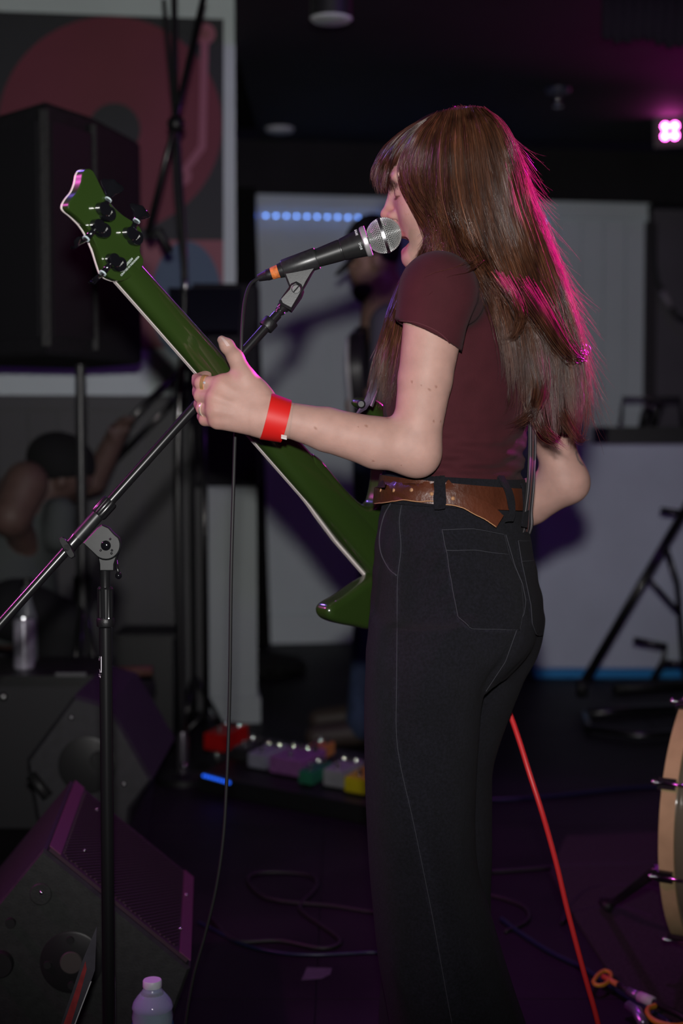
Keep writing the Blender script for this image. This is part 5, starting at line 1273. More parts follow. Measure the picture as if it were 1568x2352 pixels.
mb = MB(); mb.lathe(a-DA*.012, a-DA*.016, [(0, R_-.012), (1, R_-.012)], 64); mb.build('drum_head', mat('drum_head_skin', (.5, .48, .45), rough=.6), drum, angle=40)
mb = MB(); mb.lathe(a-DA*.405, a-DA*.45, [(0, R_-.010), (0, R_), (1, R_), (1, R_-.010)], 96, caps=False); mb.build('hoop', M_maple, drum, angle=40)
for k in range(10):
    an = 2*math.pi*(k+.62)/10; rad = np.array([0, 0, 1])*math.sin(an)+side_*math.cos(an); tg = np.cross(DA, rad)
    m1 = MB(); c = a-DA*.013+rad*(R_+.002); m1.box(c, DA*.015, rad*.006, tg*.011); m1.box(a+DA*.004+rad*(R_-.006), DA*.004, rad*.010, tg*.012); clw = m1.build('claw_hook', M_blkm, drum)
    m2 = MB(); m2.tube([a+DA*.014+rad*(R_+.010), a-DA*.11+rad*(R_+.006)], .0035, 8); m2.ball(a+DA*.014+rad*(R_+.010), .006, 10, 6); m2.build('tension_rod', M_chrome, clw, smooth=True)
    m3 = MB(); m3.box(a-DA*.15+rad*(R_-.012), DA*.025, rad*.012, tg*.010); m3.build('lug', M_chrome, drum)
sp0 = P(1508, 1998, 2.78); sp1 = G(1385, 2092); MB().tube([sp0, sp1*.75+sp0*.25, sp1+np.array([0, 0, .024])], [.011, .009, .008], 10).build('spur_leg', M_blkm, drum, smooth=True)
MB().tube([sp1+(sp0-sp1)*.12, sp1+np.array([0, 0, .021])], [.013, .012], 10).build('spur_foot', M_rub, drum, smooth=True)
# rug under the drum
M_rug = mat('dark_speckled_rug', (.022, .018, .020), rough=.95, noise=.8, nscale=140, bump=.6, bscale=260)
rp = [G(1262, 2010), G(1300, 1925), G(1800, 1905), G(2300, 2700), G(1560, 2420), G(1400, 2240), G(1330, 2130)]
tag(MB().prism([np.array([p[0], p[1], .0]) for p in rp], np.array([0, 0, .007])).build('drum_rug', M_rug), 'dark speckled rug under the bass drum', 'rug')
# orange and yellow plugs on the rug
yc = thing('jack_cable', 'orange and yellow cable with a metal plug lying on the rug', 'cable', G(1470, 2290))
def gz(px, py, z=.019): return G(px, py, z)
MB().tube([gz(1362, 2255), gz(1372, 2240), gz(1388, 2230), gz(1402, 2236), gz(1400, 2250), gz(1385, 2262), gz(1368, 2262), gz(1362, 2255)], .0042, 8, smooth=40).build('loop', mat('amber_cable', (.62, .27, .02), rough=.5), yc, smooth=True)
MB().tube([gz(1385, 2243), gz(1420, 2262)], .0058, 8).build('orange_sleeve', mat('orange_sleeve', (.65, .16, .05), rough=.5), yc, smooth=True)
MB().tube([gz(1420, 2262), gz(1445, 2278)], .0060, 10).build('black_sleeve', M_rub, yc, smooth=True)
MB().tube([gz(1443, 2277), gz(1470, 2290)], .0085, 12).build('metal_plug', mat('violet_tinted_steel', (.45, .38, .55), rough=.3, metal=.8), yc, smooth=True)
MB().tube([gz(1468, 2289), gz(1500, 2302)], .0105, 12).build('plug_barrel', mat('white_tape', (.60, .58, .60), rough=.5), yc, smooth=True)
MB().tube([gz(1505, 2310), gz(1488, 2318), gz(1490, 2335), gz(1515, 2350), gz(1560, 2356), gz(1620, 2340)], .0055, 8, smooth=30).build('amber_tail', MATS['amber_cable'], yc, smooth=True)
MB().tube([gz(1442, 2310), gz(1462, 2322), gz(1478, 2352)], .010, 10).build('side_plug', MATS['violet_tinted_steel'], yc, smooth=True)
MB().tube([gz(1500, 2302), gz(1560, 2330), gz(1640, 2380)], .006, 8).build('black_lead', M_rub, yc, smooth=True)
# floor cables
def fcable(pts, r, label, m=M_rub, name='floor_cable', z=None):
    q = [G(x, y, r) for x, y in pts]; return tag(MB().tube(q, r, 7, smooth=60).build(name, m, None, smooth=True), label, 'cable')
M_bcab = mat('blue_black_cable', (.012, .016, .05), rough=.35)
fcable([(455, 2118), (500, 2140), (560, 2170), (640, 2188), (720, 2193), (800, 2190), (868, 2188), (960, 2200)], .0035, 'thin blue-black cable lying across the stage floor beside the monitor', M_bcab)
fcable([(485, 2110), (540, 2160), (640, 2160), (740, 2178), (780, 2158), (700, 2100), (690, 2078), (725, 2040), (715, 2012), (640, 2003), (580, 2008), (572, 2030), (620, 2065), (760, 2080), (860, 2095), (960, 2100)], .0045, 'black cable looped on the stage floor in front of the pedals')
fcable([(1090, 2050), (1150, 2062), (1205, 2085), (1210, 2115), (1160, 2140)], .0045, 'short black cable loop on the floor behind the singer')
fcable([(1150, 2110), (1190, 2140), (1260, 2185), (1340, 2225), (1440, 2290), (1540, 2350)], .0050, 'long dark cable running past the rug edge', M_bcab)
fcable([(1100, 1838), (1200, 1834), (1330, 1822), (1420, 1812), (1530, 1806), (1640, 1806)], .006, 'straight dark blue cable on the floor behind the bass drum', M_bcab)
fcable([(1100, 2005), (1220, 1996), (1300, 1990), (1500, 1985), (1600, 1980)], .005, 'black cable along the far edge of the rug')
fcable([(1505, 2110), (1420, 2085), (1320, 2095), (1290, 2120), (1310, 2080), (1360, 2040), (1450, 2035), (1540, 2050)], .0045, 'black cable curled on the rug beside the drum spur')
tp = [G(705, 2222), G(762, 2224), G(758, 2238), (G(738, 2248)), G(692, 2252)]
tag(MB().prism([np.array([p[0], p[1], .0]) for p in tp], np.array([0, 0, .0006])).build('tape_scrap', mat('dull_tape', (.075, .065, .09), rough=.4, noise=.2, nscale=60)), 'torn scrap of grey tape stuck to the stage floor', 'tape')
# ================================================================== behind the singer
# ---- pedal board
pA = G(455, 1816); pB = G(885, 1900); pe = nrm(pB-pA); pb = np.array([-pe[1], pe[0], 0]); PLn = np.linalg.norm(pB-pA)
board = thing('pedal_board', 'black pedal board with a blue light strip on its front edge', 'pedal board', (pA+pB)/2)
mb = MB(); mb.prism([pA+[0, 0, .0], pA+[0, 0, .05], pA+pb*.36+[0, 0, .10], pA+pb*.36+[0, 0, 0.0]], pe*PLn, bev=.004); mb.build('board_frame', M_blk, board, angle=30)
mb = MB()
s0 = PZ(468, 1781, 4.24); s1 = PZ(526, 1797, 4.20)
mb = MB(); mb.box((s0+s1)/2+[0, .01, -.002], (s1-s0)/2*1.1, np.array([0, .006, 0]), np.array([0, 0, .012])); mb.build('light_strip_case', M_blk, board)
M_ledb = mat('blue_led', (.02, .06, .3), rough=.4, emit=(.015, .13, 1.0), estr=1.5)
for k in range(9): MB().ball(s0+(s1-s0)*k/8-[0, .004, 0], .0042, 8, 6).build('light_diode', M_ledb, board, smooth=True)
def pedal(px, py, w_, d_, h_, colr, label, knobs=2, sw=True, tilt=0.0, z=None, up=0.0):
    """px,py: centre of the front lower edge as seen"""
    best = None
    for t in np.linspace(-.3, 1.3, 400):
        c = pA+(pB-pA)*t+pb*(.07+up)+np.array([0, 0, .066+up*.14]); col_ = 784+FPX*((c-CAM)@RGT)/((c-CAM)@FWD)
        if best is None or abs(col_-px) < best[0]: best = (abs(col_-px), c)
    c = best[1]; ang = tilt; e_ = nrm(pe*math.cos(ang)+pb*math.sin(ang)); f_ = np.array([-e_[1], e_[0], 0]); upv = np.array([0, 0, 1.0]); f2 = nrm(f_+upv*.14)
    o = thing('effects_pedal', label, 'effects pedal', c, 'effects pedals on the board')
    m = mat('pedal_'+label.split(' ')[0]+str(len(MATS)), colr, rough=.35, noise=.12, nscale=40)
    mb = MB(); mb.prism([c-e_*w_/2, c+e_*w_/2, c+e_*w_/2+f2*d_, c-e_*w_/2+f2*d_], np.array([0, 0, h_]), bev=.004); mb.build('housing', m, o, angle=30)
    for k in range(knobs):
        q = c+f2*d_*.78+e_*w_*((k+.5)/knobs-.5)*.9+np.array([0, 0, h_]); MB().lathe(q, q+np.array([0, 0, .014]), [(0, .009), (.8, .008), (1, .006)], 12).build('knob', M_blk if k % 2 else M_chrome, o, angle=40)
    if sw: q = c+f2*d_*.22+np.array([0, 0, h_]); MB().lathe(q, q+np.array([0, 0, .016]), [(0, .009), (.3, .009), (.35, .006), (1, .006)], 12).build('foot_switch', M_chrome, o, angle=40)
    return o
pedal(492, 1735, .085, .12, .055, (.40, .008, .008), 'bright red effects pedal on the pedal board', 3, up=.10)
pedal(548, 1750, .06, .11, .04, (.02, .02, .022), 'black effects pedal beside the red one on the pedal board', 2, up=.06)
pedal(590, 1765, .07, .11, .045, (.22, .22, .28), 'pale grey printed effects pedal on the pedal board', 3, up=.03)
pedal(655, 1785, .125, .12, .05, (.20, .075, .22), 'wide purple effects pedal on the pedal board', 4, up=.02)
pedal(702, 1800, .05, .10, .04, (.02, .13, .075), 'small green effects pedal on the pedal board', 2, up=-.02)
pedal(715, 1760, .06, .08, .04, (.42, .17, .05), 'small orange effects pedal at the back of the pedal board', 2, up=.15)
pedal(765, 1815, .07, .11, .05, (.22, .22, .24), 'dull silver effects pedal on the pedal board', 3, up=-.005)
pedal(815, 1830, .075, .12, .045, (.42, .34, .01), 'yellow effects pedal at the end of the pedal board', 2, up=-.02)
fcable([(690, 1830), (720, 1850), (760, 1845), (770, 1815)], .004, 'grey patch lead in front of the pedal board', mat('grey_lead', (.05, .06, .07), rough=.4), 'patch_lead')
fcable([(748, 1840), (790, 1866), (838, 1868), (900, 1850)], .004, 'blue patch lead in front of the yellow pedal', mat('blue_lead', (.02, .03, .14), rough=.4), 'patch_lead')

# ---- loudspeaker on a pole at the left
spk = thing('loudspeaker', 'large black loudspeaker high on a pole in front of the poster', 'loudspeaker', (PZ(185, 800, 4.0)[0], 4.0, PZ(185, 812, 3.9)[2]))
zt = PZ(110, 232, 3.8)[2]; zb_ = PZ(110, 815, 3.8)[2]
plan = [PZ(105, 500, 3.80), PZ(-75, 500, 4.08), PZ(-40, 500, 4.42), PZ(190, 500, 4.62), PZ(322, 500, 4.32), PZ(214, 500, 3.98)]
M_spk = mat('speaker_carpet', (.011, .010, .014), rough=.75, noise=.3, nscale=60, bump=.3, bscale=200)
mb = MB(); mb.prism([np.array([p[0], p[1], zb_]) for p in plan], np.array([0, 0, zt-zb_]), bev=.012); mb.build('cabinet', M_spk, spk, angle=30)
for a, b_, k0, k1 in ((0, 1, .08, .95), (0, 5, .1, .95)):
    p, q = plan[a], plan[b_]; mid0 = p*(1-k0)+q*k0; mid1 = p*(1-k1)+q*k1; nn = nrm(np.cross(q-p, [0, 0, 1])); nn = nn if nn[1] < 0 else -nn
    mb = MB(); mb.prism([np.array([m_[0], m_[1], z_])+nn*.002 for m_, z_ in ((mid0, zb_+.05), (mid1, zb_+.05), (mid1, zt-.05), (mid0, zt-.05))], nn*.006); mb.build('grille_panel', mat('speaker_grille', (.016, .015, .019), rough=.55, bump=.5, bscale=300), spk)
for a in (0, 5):
    p = plan[a]; MB().box(np.array([p[0], p[1]-.003, (zt+zb_)/2]), (.012, 0, 0), (0, .004, 0), (0, 0, (zt-zb_)/2*.93)).build('corner_strip', mat('grey_corner', (.007, .006, .008), rough=.6, bump=.4, bscale=80), spk)
pst = thing('speaker_stand', 'black pole stand carrying the large loudspeaker', 'speaker stand', (PZ(186, 1000, 4.34)[0], 4.34, 0)); sx = pst.location.x
MB().lathe((sx, 4.34, .25), (sx, 4.34, zb_-.0), [(0, .019), (.5, .019), (.5, .016), (1, .016)], 16).build('pole', mat('dark_grey_pole', (.03, .03, .032), rough=.35), pst, angle=40)
for k in range(3):
    a = .4+k*2*math.pi/3; MB().tube([(sx, 4.34, .62), (sx+.09*math.cos(a), 4.34+.09*math.sin(a), .02)], .012, 8).build('leg', M_blkm, pst, smooth=True)
MB().lathe((sx, 4.34, .58), (sx, 4.34, .66), [(0, .028), (1, .028)], 14).build('leg_collar', M_blk, pst, angle=40)

# ---- tall boom stand in the middle distance
ts = thing('tall_boom_stand', 'very tall black boom stand rising past the poster', 'mic stand', (G(420, 1795)[0], G(420, 1795)[1], 0)); tx, ty = ts.location.x, ts.location.y
topp = PZ(399, -60, ty); topp[2] = min(topp[2], 2.55)
MB().tube([(tx, ty, .03), (tx-.01, ty, 1.0), PZ(424, 660, ty), PZ(404, 250, ty), topp], [.014, .014, .011, .010, .010], 10, smooth=20).build('pole', M_blkm, ts, smooth=True)
MB().tube([PZ(338, 540, ty-.05), PZ(400, 290, ty-.03), PZ(468, -10, ty)], .010, 10).build('boom', M_blkm, ts, smooth=True)
MB().tube([PZ(376, 0, ty+.1), PZ(388, 130, ty+.08), PZ(402, 290, ty+.04), PZ(402, 420, ty+.03), PZ(425, 650, ty+.02)], .007, 8, smooth=24).build('hung_cable', M_rub, ts, smooth=True)
MB().tube([PZ(340, 545, ty-.05), PZ(365, 530, ty-.05), PZ(390, 580, ty-.04)], .014, 8).build('counterweight', M_rub, ts, smooth=True)
MB().ball(PZ(404, 285, ty-.03), .028, 12, 8).build('boom_clutch', M_blk, ts, smooth=True)
MB().lathe((tx, ty, .0), (tx, ty, .03), [(0, .08), (.6, .08), (1, .04)], 28).build('base', M_blk, ts, angle=40)
MB().lathe((tx, ty, .03), (tx, ty, .16), [(0, .02), (.8, .02), (1, .015)], 16).build('base_collar', mat('grey_collar', (.12, .11, .13), rough=.3, metal=.7), ts, angle=40)
MB().ball(P(423, 1758, ty-.02), .010, 10, 6).build('set_screw', M_chrome, ts, smooth=True)
MB().ball(PZ(426, 655, ty-.02), (.008, .008, .022), 10, 6).build('clip', M_steel, ts, smooth=True)
# a second boom crossing the crouching person
cb = thing('drum_boom_stand', 'black boom stand leaning across the crouching person', 'mic stand', (G(447, 1672)[0], G(447, 1672)[1], 0)); cx, cy = cb.location.x, cb.location.y
MB().tube([(cx, cy, .02), PZ(440, 1000, cy), PZ(436, 830, cy)], .011, 8).build('pole', M_blkm, cb, smooth=True)
MB().tube([PZ(455, 815, cy), PZ(330, 930, cy-.05), PZ(215, 1062, cy-.1)], .013, 8).build('boom', M_blkm, cb, smooth=True)
MB().tube([PZ(436, 880, cy-.02), PZ(380, 940, cy-.04), PZ(250, 1070, cy-.1)], .010, 8).build('boom_brace', M_blkm, cb, smooth=True)
MB().ball(PZ(436, 830, cy), .03, 10, 8).build('clutch', M_blk, cb, smooth=True)
for k in range(3): a = .2+k*2.094; MB().tube([(cx, cy, .2), (cx+.1*math.cos(a), cy+.1*math.sin(a), .012)], .010, 8).build('leg', M_blkm, cb, smooth=True)
# ---- black box on the white post
bbx = thing('black_cabinet', 'tall black cabinet standing on the white half-height post', 'cabinet', PZ(515, 1110, 5.5))
z0_ = PILZ; z1_ = PZ(515, 655, 5.4)[2]; xa, xb_ = PZ(442, 900, 5.33)[0], PZ(590, 900, 5.33)[0]
MB().prism([(xa, 5.33, z0_), (xb_, 5.33, z0_), (xb_, 5.33, z1_), (xa, 5.33, z1_)], (0, .22, 0), bev=.01).build('cabinet_body', M_spk, bbx, angle=30)
MB().box(((xa+xb_)/2, 5.325, z0_+.2), ((xb_-xa)/2*.85, 0, 0), (0, .004, 0), (0, 0, .17)).build('front_panel', mat('cabinet_front', (.010, .008, .010), rough=.6), bbx)
# music stand in front of it
ms = thing('music_stand', 'black music stand with a wide flat desk in front of the poster', 'music stand', (PZ(470, 1000, 4.75)[0], 4.75, 0)); mx0 = ms.location.x
MB().prism([PZ(385, 662, 4.73), PZ(556, 662, 4.73), PZ(548, 760, 4.65), PZ(395, 760, 4.65)], (0, .015, .004), bev=.003).build('desk', mat('navy_black', (.007, .008, .014), rough=.5), ms, angle=30)
MB().tube([(mx0, 4.75, .02), (mx0, 4.72, PZ(470, 745, 4.72)[2])], .011, 8).build('pole', M_blkm, ms, smooth=True)
for k in range(3): a = .9+k*2.094; MB().tube([(mx0, 4.75, .16), (mx0+.15*math.cos(a), 4.75+.15*math.sin(a), .012)], .009, 8).build('leg', M_blkm, ms, smooth=True)
# ---- black curtain added to fill the dark opening between the two walls
V = []; F = []; n = 30; xs = np.linspace(0, 1, n)
for z_ in (0.01, 2.34):
    pr_ = PZ(620 if z_ < 1 else 588, 1000, 7.25)[0]; pl_ = PZ(500, 1000, 7.25)[0]
    for x in xs: V.append((pl_+(pr_-pl_)*x, 7.25+.03*math.sin(x*38), z_))
for z_ in (2.34, 0.01):
    pr_ = PZ(620 if z_ < 1 else 588, 1000, 7.25)[0]; pl_ = PZ(500, 1000, 7.25)[0]
    for x in xs: V.append((pl_+(pr_-pl_)*x, 7.262+.03*math.sin(x*38), z_))
for r_ in range(4):
    for k in range(n-1): a = r_*n+k; b_ = ((r_+1) % 4)*n+k; F.append((a, a+1, b_+1, b_))
F += [tuple(r_*n for r_ in range(4))[::-1], tuple(r_*n+n-1 for r_ in range(4))]
tag(link('curtain', npmesh('curtain', V, F, M_blkc, smooth=True)), 'black curtain added to fill the dark opening between the poster wall and the white boards', 'curtain')
bag = thing('equipment_bag', 'flat black bag lying on the floor at the foot of the white boards', 'bag', G(640, 1545)); bq = [G(575, 1560), G(640, 1560), G(705, 1545), G(690, 1532), G(600, 1520)]
MB().prism([p+[0, 0, .0] for p in bq], (0, 0, .055), bev=.02).build('bag_body', M_blkc, bag, angle=50)
MB().tube([G(610, 1545, .055), G(640, 1540, .085), G(670, 1542, .055)], .008, 8, smooth=12).build('bag_handle', M_blkc, bag, smooth=True)
# ---- row of blue lights on the white boards
lb = thing('light_bar', 'row of small blue lights along the white boards', 'light bar', WB.at(910, 505, .03))
e0 = WB.at(582, 494, .03); e1 = WB.at(1265, 509, .03)
mb = MB(); mb.box((e0+e1)/2-WB.n*.018, (e1-e0)/2, WB.n*.006, np.array([0, 0, .008])); mb.build('bar', M_white, lb)
M_led = mat('pale_blue_led', (.1, .2, .6), rough=.4, emit=(.15, .33, 1.0), estr=6.0); M_led0 = mat('deep_blue_led', (.02, .05, .3), rough=.4, emit=(.02, .12, .9), estr=5)
for k in range(29):
    x = 587+23.6*k; y = 494+.53*k; q = WB.at(x, y, .03); MB().lathe(q-WB.n*.012, q+WB.n*.004, [(0, .0052), (.8, .0052), (1, .003)], 10).build('diode', M_led0 if k == 0 else M_led, lb, smooth=True)

# ---- guitarist behind
M_skin2 = mat('skin_guitarist', (.36, .21, .165), rough=.55, noise=.1, nscale=30)
gd = 5.1
def g(px, py, dd=0.0): return PZ(px, py, gd+dd)
gu = thing('person', 'person in a black cap and blue jeans playing guitar behind the singer', 'person', G(870, 1700))
fg = Field((-.14, 4.72, -.01), (.62, 5.52, 1.90), .0085)
fg.ell(g(858, 588), (.088, .075, .105), k=0); fg.rcone(g(845, 610), g(835, 640), .06, .045, k=.03); fg.ell(g(812, 622), (.02, .015, .022), k=.015); fg.ell(g(866, 600, -.085), (.02, .012, .03), k=.01)
fg.ell(g(822, 606, -.03), (.02, .02, .012), k=.012, sub=True)
fg.rcone(g(880, 650), g(900, 720), .055, .06, k=.03)
fg.chain([g(905, 730), g(900, 900), g(905, 1080)], [.12, .14, .13], k=.06); fg.rcone(g(905, 740, -.17), g(905, 740, .17), .06, .06, k=.05)
fg.chain([g(890, 740, -.2), g(880, 900, -.24), g(830, 920, -.22)], [.05, .042, .032], k=.03); fg.chain([g(890, 740, .2), g(880, 900, .26), g(840, 1000, .15)], [.05, .042, .032], k=.03)
fg.rcone(g(830, 920, -.22), g(812, 930, -.2), .032, .03, k=.01)
for i in range(4): fg.chain([g(815, 915+9*i, -.21), g(800, 918+9*i, -.19), g(803, 922+9*i, -.165)], [.011, .010, .009], k=.005)
fg.chain([g(825, 908, -.22), g(812, 898, -.2)], [.012, .010], k=.005)
for s_ in (-.1, .1): fg.chain([g(905, 1090, s_), g(865, 1380, s_*1.3), g(845, 1640, s_*1.5)], [.085, .06, .045], k=.03)
gv, gf = fg.mesh(); gv = relax(gv, gf, 2); link('body', npmesh('body', gv, gf, M_skin2), gu)
def soft(name, prims, lo, hi, m, parent, h=.009, label=None):
    f_ = Field(lo, hi, h)
    for p in prims: getattr(f_, p[0])(*p[1], **p[2])
    v, fc = f_.mesh(); v = relax(v, fc, 2); return link(name, npmesh(name, v, fc, m), parent, label)
soft('jacket', [('chain', ([g(905, 715), g(900, 900), g(905, 1090)], [.10, .155, .145]), dict(k=.06)), ('rcone', (g(905, 745, -.18), g(905, 745, .18), .072, .072), dict(k=.05)),
                ('chain', ([g(890, 745, -.2), g(880, 890, -.24)], [.062, .052]), dict(k=.03)), ('chain', ([g(890, 745, .2), g(880, 890, .26)], [.062, .052]), dict(k=.03))], (-.1, 4.7, .8), (.6, 5.55, 1.75), mat('violet_grey_shirt', (.11, .10, .14), rough=.8), gu)
M_bjean = mat('blue_jeans', (.035, .055, .12), rough=.8, noise=.3, nscale=20)
soft('jeans', [('chain', ([g(905, 1060), g(900, 1130)], [.15, .14]), dict(k=.05))]+[('chain', ([g(905, 1110, s_), g(865, 1380, s_*1.3), g(840, 1660, s_*1.5)], [.10, .075, .072]), dict(k=.03)) for s_ in (-.1, .1)], (-.1, 4.7, .03), (.6, 5.5, 1.1), M_bjean, gu)
soft('cap', [('ell', (g(856, 566), (.102, .092, .115)), dict(k=0, cut=[(g(850, 592), np.array([-.35, 0, -1]))])), ('ell', (g(800, 606), (.066, .072, .010), np.stack([nrm([-.75, 0, -.66]), np.array([0, 1.0, 0]), nrm([.66, 0, -.75])], 1)), dict(k=.012))], (-.1, 4.9, 1.5), (.35, 5.3, 1.95), M_blkc, gu, .006)
soft('beard', [('ell', (g(846, 672), (.058, .06, .035)), dict(k=0)), ('rcone', (g(843, 668), g(855, 698), .045, .03), dict(k=.02))], (-.1, 4.9, 1.4), (.3, 5.3, 1.75), mat('dark_beard', (.015, .010, .010), rough=.9), gu, .007)
for s_ in (-.15, .15):
    c = g(830, 1690, s_); c[2] = .05; soft('shoe', [('rcone', (c, c+np.array([-.16, -.02, -.012]), .048, .040), dict(k=0)), ('rcone', (c+[.03, 0, .02], c+[.02, 0, .05], .05, .045), dict(k=.03))], c-[.26, .12, .05], c+[.12, .12, .14], mat('brown_shoe', (.05, .035, .03), rough=.6), gu, .007)
eg = thing('electric_guitar', 'dark electric guitar with a white front held by the person in the black cap', 'guitar', g(850, 960, -.18))
ga = nrm(np.array([.08, .9, .30])); gn_ = nrm(np.array([-1, .12, -.05])); gn_ = nrm(gn_-ga*(gn_@ga)); gw = np.cross(gn_, ga); gc_ = g(846, 850, -.18)
ol = [gc_+ga*x+gw*y for x, y in ((.16, .02), (.20, .10), (.12, .14), (.02, .12), (-.08, .16), (-.18, .15), (-.22, .05), (-.20, -.10), (-.10, -.16), (.02, -.12), (.10, -.13), (.16, -.10), (.14, -.02))]
MB().prism(densify(ol, 3), gn_*.045, bev=.006).build('guitar_body', mat('dark_guitar', (.02, .016, .02), rough=.35, coat=.5), eg, angle=40)
MB().prism([p+gn_*.0452 for p in densify([gc_+(p-gc_)*.93 for p in ol], 3)], gn_*.012, bev=.002).build('pick_guard', mat('white_guard', (.55, .52, .58), rough=.35), eg, angle=40)
MB().box(gc_+ga*.42+gn_*.05, ga*.30, gw*.024, gn_*.011).build('guitar_neck', mat('rosewood', (.05, .03, .02), rough=.5), eg)
MB().box(gc_+ga*.78+gn_*.045, ga*.08, gw*.04, gn_*.008).build('guitar_headstock', M_tun, eg)
MB().tube([g(905, 705, .1), g(840, 760, -.02), g(822, 860, -.08), g(826, 930, -.12)], .022, 8, smooth=16).build('strap', M_blkc, eg, smooth=True)

# ---- person crouching at the left
cdp = 4.75
def q_(px, py, dd=0.0): return PZ(px, py, cdp+dd)
cr_ = thing('person', 'person crouching with head bent down and bare arms beside the speaker stand', 'person', G(90, 1745))
fc_ = Field((-1.50, 4.35, -.01), (-.55, 5.25, 1.25), .0085)
fc_.ell(q_(150, 1082), (.085, .078, .105), np.stack([nrm([.75, 0, -.66]), np.array([0, 1., 0]), nrm([.66, 0, .75])], 1), k=0)
fc_.ell(q_(196, 1108), (.022, .018, .025), k=.02); fc_.ell(q_(140, 1105, -.078), (.018, .012, .028), k=.01); fc_.rcone(q_(120, 1110), q_(80, 1150), .055, .06, k=.04)
fc_.chain([q_(60, 1150), q_(20, 1280), q_(30, 1400)], [.11, .14, .14], k=.05)
fc_.chain([q_(60, 1110, -.19), q_(25, 1185, -.24)], [.072, .062], k=.05); fc_.chain([q_(25, 1185, -.24), q_(60, 1250, -.10), q_(80, 1330, .0)], [.055, .042, .032], k=.03)
fc_.chain([q_(90, 1140, .17), q_(215, 1105, .16), q_(272, 990, .1)], [.055, .045, .034], k=.03)
for i in range(4): fc_.chain([q_(268+7*i, 992, .08), q_(276+7*i, 968, .07), q_(284+7*i, 962, .05)], [.012, .011, .010], k=.006)
fc_.chain([q_(262, 1010, .08), q_(252, 985, .06)], [.013, .010], k=.006)
for i in range(4): fc_.chain([q_(82+7*i, 1335, .0), q_(90+7*i, 1352, .0), q_(94+7*i, 1365, .01)], [.012, .011, .010], k=.006)
for s_ in (-.12, .12): fc_.chain([q_(35, 1400, s_), q_(150, 1440, s_*1.4), q_(80, 1690, s_*1.4)], [.09, .065, .045], k=.03)
v, f_ = fc_.mesh(); v = relax(v, f_, 2); link('body', npmesh('body', v, f_, mat('skin_crouching', (.12, .07, .06), rough=.6, noise=.1, nscale=30)), cr_)
soft('shirt', [('chain', ([q_(95, 1165), q_(50, 1230), q_(20, 1290), q_(30, 1410)], [.085, .135, .155, .155]), dict(k=.05)), ('chain', ([q_(140, 1175, -.1), q_(135, 1230, -.1)], [.05, .055]), dict(k=.04))], (-1.55, 4.35, .4), (-.6, 5.2, 1.1), mat('grey_green_shirt', (.075, .085, .085), rough=.85), cr_)
soft('trousers', [('chain', ([q_(35, 1400, s_), q_(150, 1440, s_*1.4), q_(80, 1680, s_*1.4)], [.11, .085, .07]), dict(k=.04)) for s_ in (-.12, .12)], (-1.5, 4.3, .03), (-.55, 5.25, .75), mat('black_trousers', (.008, .008, .010), rough=.85), cr_)
soft('knit_cap', [('ell', (q_(140, 1060), (.118, .105, .098), np.stack([nrm([.75, 0, -.3]), np.array([0, 1., 0]), nrm([.3, 0, .75])], 1)), dict(k=0, cut=[(q_(150, 1098), nrm([.1, 0, -1]))]))], (-1.3, 4.5, .75), (-.7, 5.0, 1.3), M_blkc, cr_, .006)
for s_ in (-.17, .17):
    c = q_(85, 1700, s_); c[2] = .05; soft('shoe', [('rcone', (c, c+np.array([.15, -.02, -.012]), .046, .040), dict(k=0))], c-[.1, .1, .05], c+[.26, .1, .12], M_blk, cr_, .008)
# cloth on the floor gear near them
gear = thing('gear_crate', 'dark crate of cables behind the microphone stand', 'crate', (PZ(330, 1500, 5.0)[0], 5.0, 0))
xa, xb_ = PZ(262, 1500, 5.0)[0], PZ(392, 1500, 5.0)[0]
MB().abox((xa, 5.05, .0), (xb_, 5.3, PZ(330, 1470, 5.0)[2])).build('crate_body', M_blk, gear)
MB().abox((xa-.01, 5.04, PZ(330, 1470, 5.0)[2]), (xb_+.01, 5.31, PZ(330, 1462, 5.0)[2])).build('crate_rim', M_rub, gear)
hd = thing('hand_drill_case', 'long brown roll lying on the floor gear', 'roll', PZ(300, 1550, 4.2))
hd['label'] = 'brown and teal cloth roll lying behind the wedge monitor'; hd.name = 'cloth_roll'; hd['category'] = 'cloth'
MB().tube([PZ(262, 1543, 4.15), PZ(350, 1541, 4.15)], .016, 10).build('brown_roll', mat('brown_cloth', (.09, .035, .025), rough=.8), hd, smooth=True)
MB().tube([PZ(258, 1550, 4.12), PZ(305, 1575, 4.10)], .024, 10).build('teal_fold', mat('teal_cloth', (.05, .12, .14), rough=.8), hd, smooth=True)
bs_ = thing('storage_box', 'low black storage box under the cloth roll', 'box', (PZ(310, 1600, 4.2)[0], 4.2, 0))
z_ = PZ(300, 1570, 4.1)[2]-.02; MB().abox((PZ(264, 1600, 4.2)[0], 4.05, 0), (PZ(345, 1600, 4.2)[0], 4.28, z_)).build('box_body', M_blk, bs_)
MB().abox((PZ(264, 1600, 4.2)[0]-.006, 4.045, z_-.03), (PZ(345, 1600, 4.2)[0]+.006, 4.285, z_-.005)).build('box_lid', M_rub, bs_)

